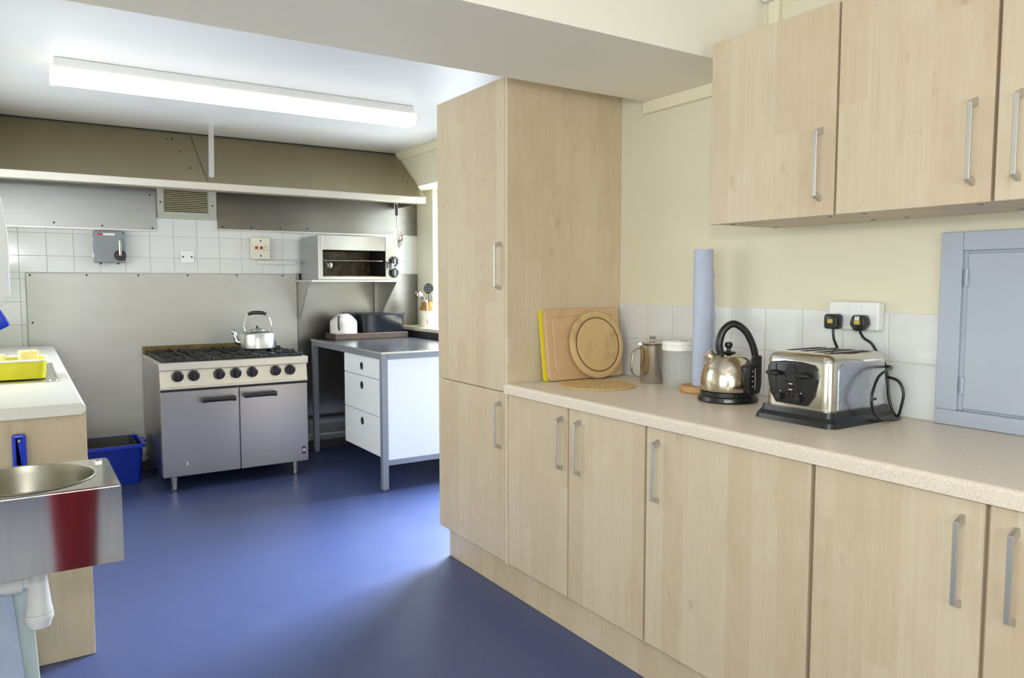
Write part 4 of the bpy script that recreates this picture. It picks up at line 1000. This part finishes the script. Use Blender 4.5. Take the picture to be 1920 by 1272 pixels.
b = bmesh.new(); bmesh.ops.create_cube(b, size=1)
for v in b.verts: v.co = Vector(((tx0 + tx1) / 2 + v.co.x * (tx1 - tx0), (ty0 + ty1) / 2 + v.co.y * (ty1 - ty0), (zb + zt_) / 2 + v.co.z * (zt_ - zb)))
es = [e for e in b.edges if not all(abs(v.co.z - zb) < 1e-6 for v in e.verts)]
bmesh.ops.bevel(b, geom=es, offset=.030, segments=6, affect='EDGES', profile=.5)
obj('body', MB()._merge(b), CHROME, t, 50)
# end plate on the near end, mirror polished
epl = rrect(tx0 + .034, tx1 - .022, zb + .004, zt_ - .026, .026, 6, (0, 1, 1, 0))
ep = obj('end_plate', MB().prism(epl, 'y', ty0 - .0022, ty0 + .001, .0008, 1), MIRROR, t)
M = Matrix.Translation((tx1 - .075, ty0 - .0026, zb + .022)) @ Matrix.Rotation(R(90), 4, 'X')
obj('lettering', text_mesh('BUSH', .0105, M), BLACK_MAT, ep)
# slots
for k in range(4):
    yy = ty0 + .040 + k * .0485
    obj('slot', MB().box(tx0 + .060, tx1 - .055, yy - .0135, yy + .0135, zt_ - .004, zt_ + .0006, 0), DARK, t)
# control panel on the long front, facing the aisle
yc = (ty0 + ty1) / 2 + .012
pp = [(yc - .052, zb + .010), (yc + .052, zb + .010), (yc + .074, zb + .040), (yc + .084, zb + .090), (yc + .083, zb + .118), (yc + .072, zb + .131), (yc + .03, zb + .137), (yc - .03, zb + .137), (yc - .072, zb + .131), (yc - .083, zb + .118), (yc - .084, zb + .090), (yc - .074, zb + .040)]
cp = obj('control_panel', MB().prism(pp, 'x', tx0 - .010, tx0 + .004, .003, 2), BLACK_PL, t, 40)
for s in (-1, 1):
    yy = yc + s * .052
    obj('lever_slot', MB().box(tx0 - .0108, tx0 - .0098, yy - .002, yy + .002, zb + .045, zb + .126), DARK, cp)
    obj('lever', MB().ball((tx0 - .026, yy, zb + .100), .022, .75, 1.1, .40).box(tx0 - .015, tx0 - .0095, yy - .006, yy + .006, zb + .092, zb + .108), BLACK_PL, t, 60)
    obj('dial', MB().lathe([(0, 0), (.0105, 0), (.009, .013), (0, .014)], (tx0 - .0102, yc + s * .033, zb + .030), 18, Matrix.Rotation(R(-90), 4, 'Y')), BLACK_PL, t, 40)
hp = [(yc - .020, zb + .078), (yc + .020, zb + .078), (yc + .019, zb + .105), (yc + .010, zb + .128), (yc - .010, zb + .128), (yc - .019, zb + .105)]
obj('centre_shield', MB().prism(hp, 'x', tx0 - .0135, tx0 - .0102, .001, 1), BLACK_MAT, cp)
mk = MB(); mr_ = MB()
for k, z in enumerate((.069, .052)): mk.box(tx0 - .0112, tx0 - .0101, yc - .006, yc + .006, zb + z, zb + z + .0025)
for s in (-1, 1):
    mk.ball((tx0 - .0102, yc + s * .036, zb + .046), .0018)
    for z in (.068, .055, .040): mr_.ball((tx0 - .0102, yc + s * .015, zb + z), .0016)
split('panel_mark', mk, WHITE_PL, cp); split('indicator', mr_, REDSW, cp)
for s in (-1, 1):
    for z in (.060, .045, .034): obj('button', MB().cyl((tx0 - .0101, yc + s * .007, zb + z), (tx0 - .0125, yc + s * .007, zb + z), .004, 10), BLACK_MAT, cp)

# twin socket
sx = XW - .0072
t = thing('wall_socket', 'white twin wall socket above the toaster on the right wall', 'socket', (sx, 1.424, 1.17))
obj('back_box', MB().box(sx - .024, sx, 1.340, 1.508, 1.174, 1.259, .003, 2), WHITE_PL, t)
obj('face_plate', MB().box(sx - .034, sx - .0245, 1.338, 1.510, 1.172, 1.261, .005, 2), WHITE_PL, t)
for yy in (1.446, 1.402): obj('rocker', MB().box(sx - .038, sx - .0345, yy - .008, yy + .008, 1.232, 1.250, .001, 1), WHITE_PL, t)
GOLD = mat('yellow_sticker', S(190, 172, 70), .4)
def plug(label, yy, zz, rounded):
    t = thing('plug', label, 'plug', (sx - .05, yy, zz), group='black plugs in the twin socket')
    pts = rrect(yy - .024, yy + .024, zz - .024, zz + .024, .010, 4) if not rounded else [(yy - .024, zz + .010), (yy - .026, zz - .006), (yy - .012, zz - .026), (yy + .012, zz - .026), (yy + .026, zz - .006), (yy + .024, zz + .010), (yy + .017, zz + .024), (yy - .017, zz + .024)]
    pts = [(a, b_) for a, b_ in pts]
    obj('body', MB().prism(pts, 'x', sx - .072, sx - .0385, .005, 2), BLACK_PL, t, 40)
    obj('sticker', MB().box(sx - .0730, sx - .0721, yy - .009, yy + .009, zz - .005, zz + .008), GOLD, t)
    if rounded:
        st = obj('letter_label', MB().box(sx - .0730, sx - .0721, yy - .007, yy + .007, zz + .0085, zz + .020), WHITE_PL, t, label='white sticker with a black T')
        M = Matrix.Translation((sx - .0733, yy, zz + .0143)) @ Matrix.Rotation(R(-90), 4, 'Z') @ Matrix.Rotation(R(90), 4, 'X')
        obj('lettering', text_mesh('T', .010, M, .0002), BLACK_MAT, st)
plug('squarish black plug in the left half of the twin socket', 1.478, 1.197, False)
plug('rounded black plug marked T in the right half of the twin socket', 1.385, 1.197, True)
xc = sx - .055
solo('power_cord', MB().tube([(xc, 1.478, 1.1725), (xc + .002, 1.475, 1.14), (xc + .020, 1.469, 1.10), (xc + .035, 1.466, 1.05), (xc + .038, 1.475, .97), (xc + .036, 1.52, .924), (xc + .034, 1.57, .9165), (xc + .030, 1.60, .9165)], .0042, 10, 8), BLACK_PL, 'straight black cord from the left plug down behind the toaster', 'cord', (xc, 1.48, 1.0), 'black appliance cords', smooth=60)
xd = 2.222
solo('power_cord', MB().tube([(xc, 1.385, 1.170), (xc + .010, 1.378, 1.150), (xd, 1.362, 1.132), (xd, 1.342, 1.104), (xd, 1.315, 1.069), (xd, 1.306, 1.02), (xd, 1.300, .971), (xd, 1.286, .930), (xd, 1.270, .9168), (xd, 1.261, .944), (xd, 1.255, .990), (xd, 1.272, 1.024), (xd, 1.308, 1.034)], .0042, 10, 8).tube([(xd - .004, 1.313, 1.066), (2.206, 1.290, 1.068), (2.170, 1.264, 1.068), (2.120, 1.250, 1.065), (2.078, 1.248, 1.050), (2.046, 1.244, 1.015), (2.036, 1.242, .980), (2.054, 1.242, .945), (2.09, 1.244, .925), (2.15, 1.246, .9172), (2.20, 1.25, .9168)], .0042, 10, 8), BLACK_PL, 'black cord from the T plug looping down beside the toaster', 'cord', (xc, 1.3, 1.0), 'black appliance cords', smooth=60)

# added red tub, stands in for whatever reflects red in the steel basin
t = thing('red_stand_in_tub', 'unseen red tub added to give the red reflection in the steel basin front', 'crate', (.16, .45, 0))
obj('shell', tub(.09, .25, .25, .50, .001, .46, .02, .006), RED, t, 40)
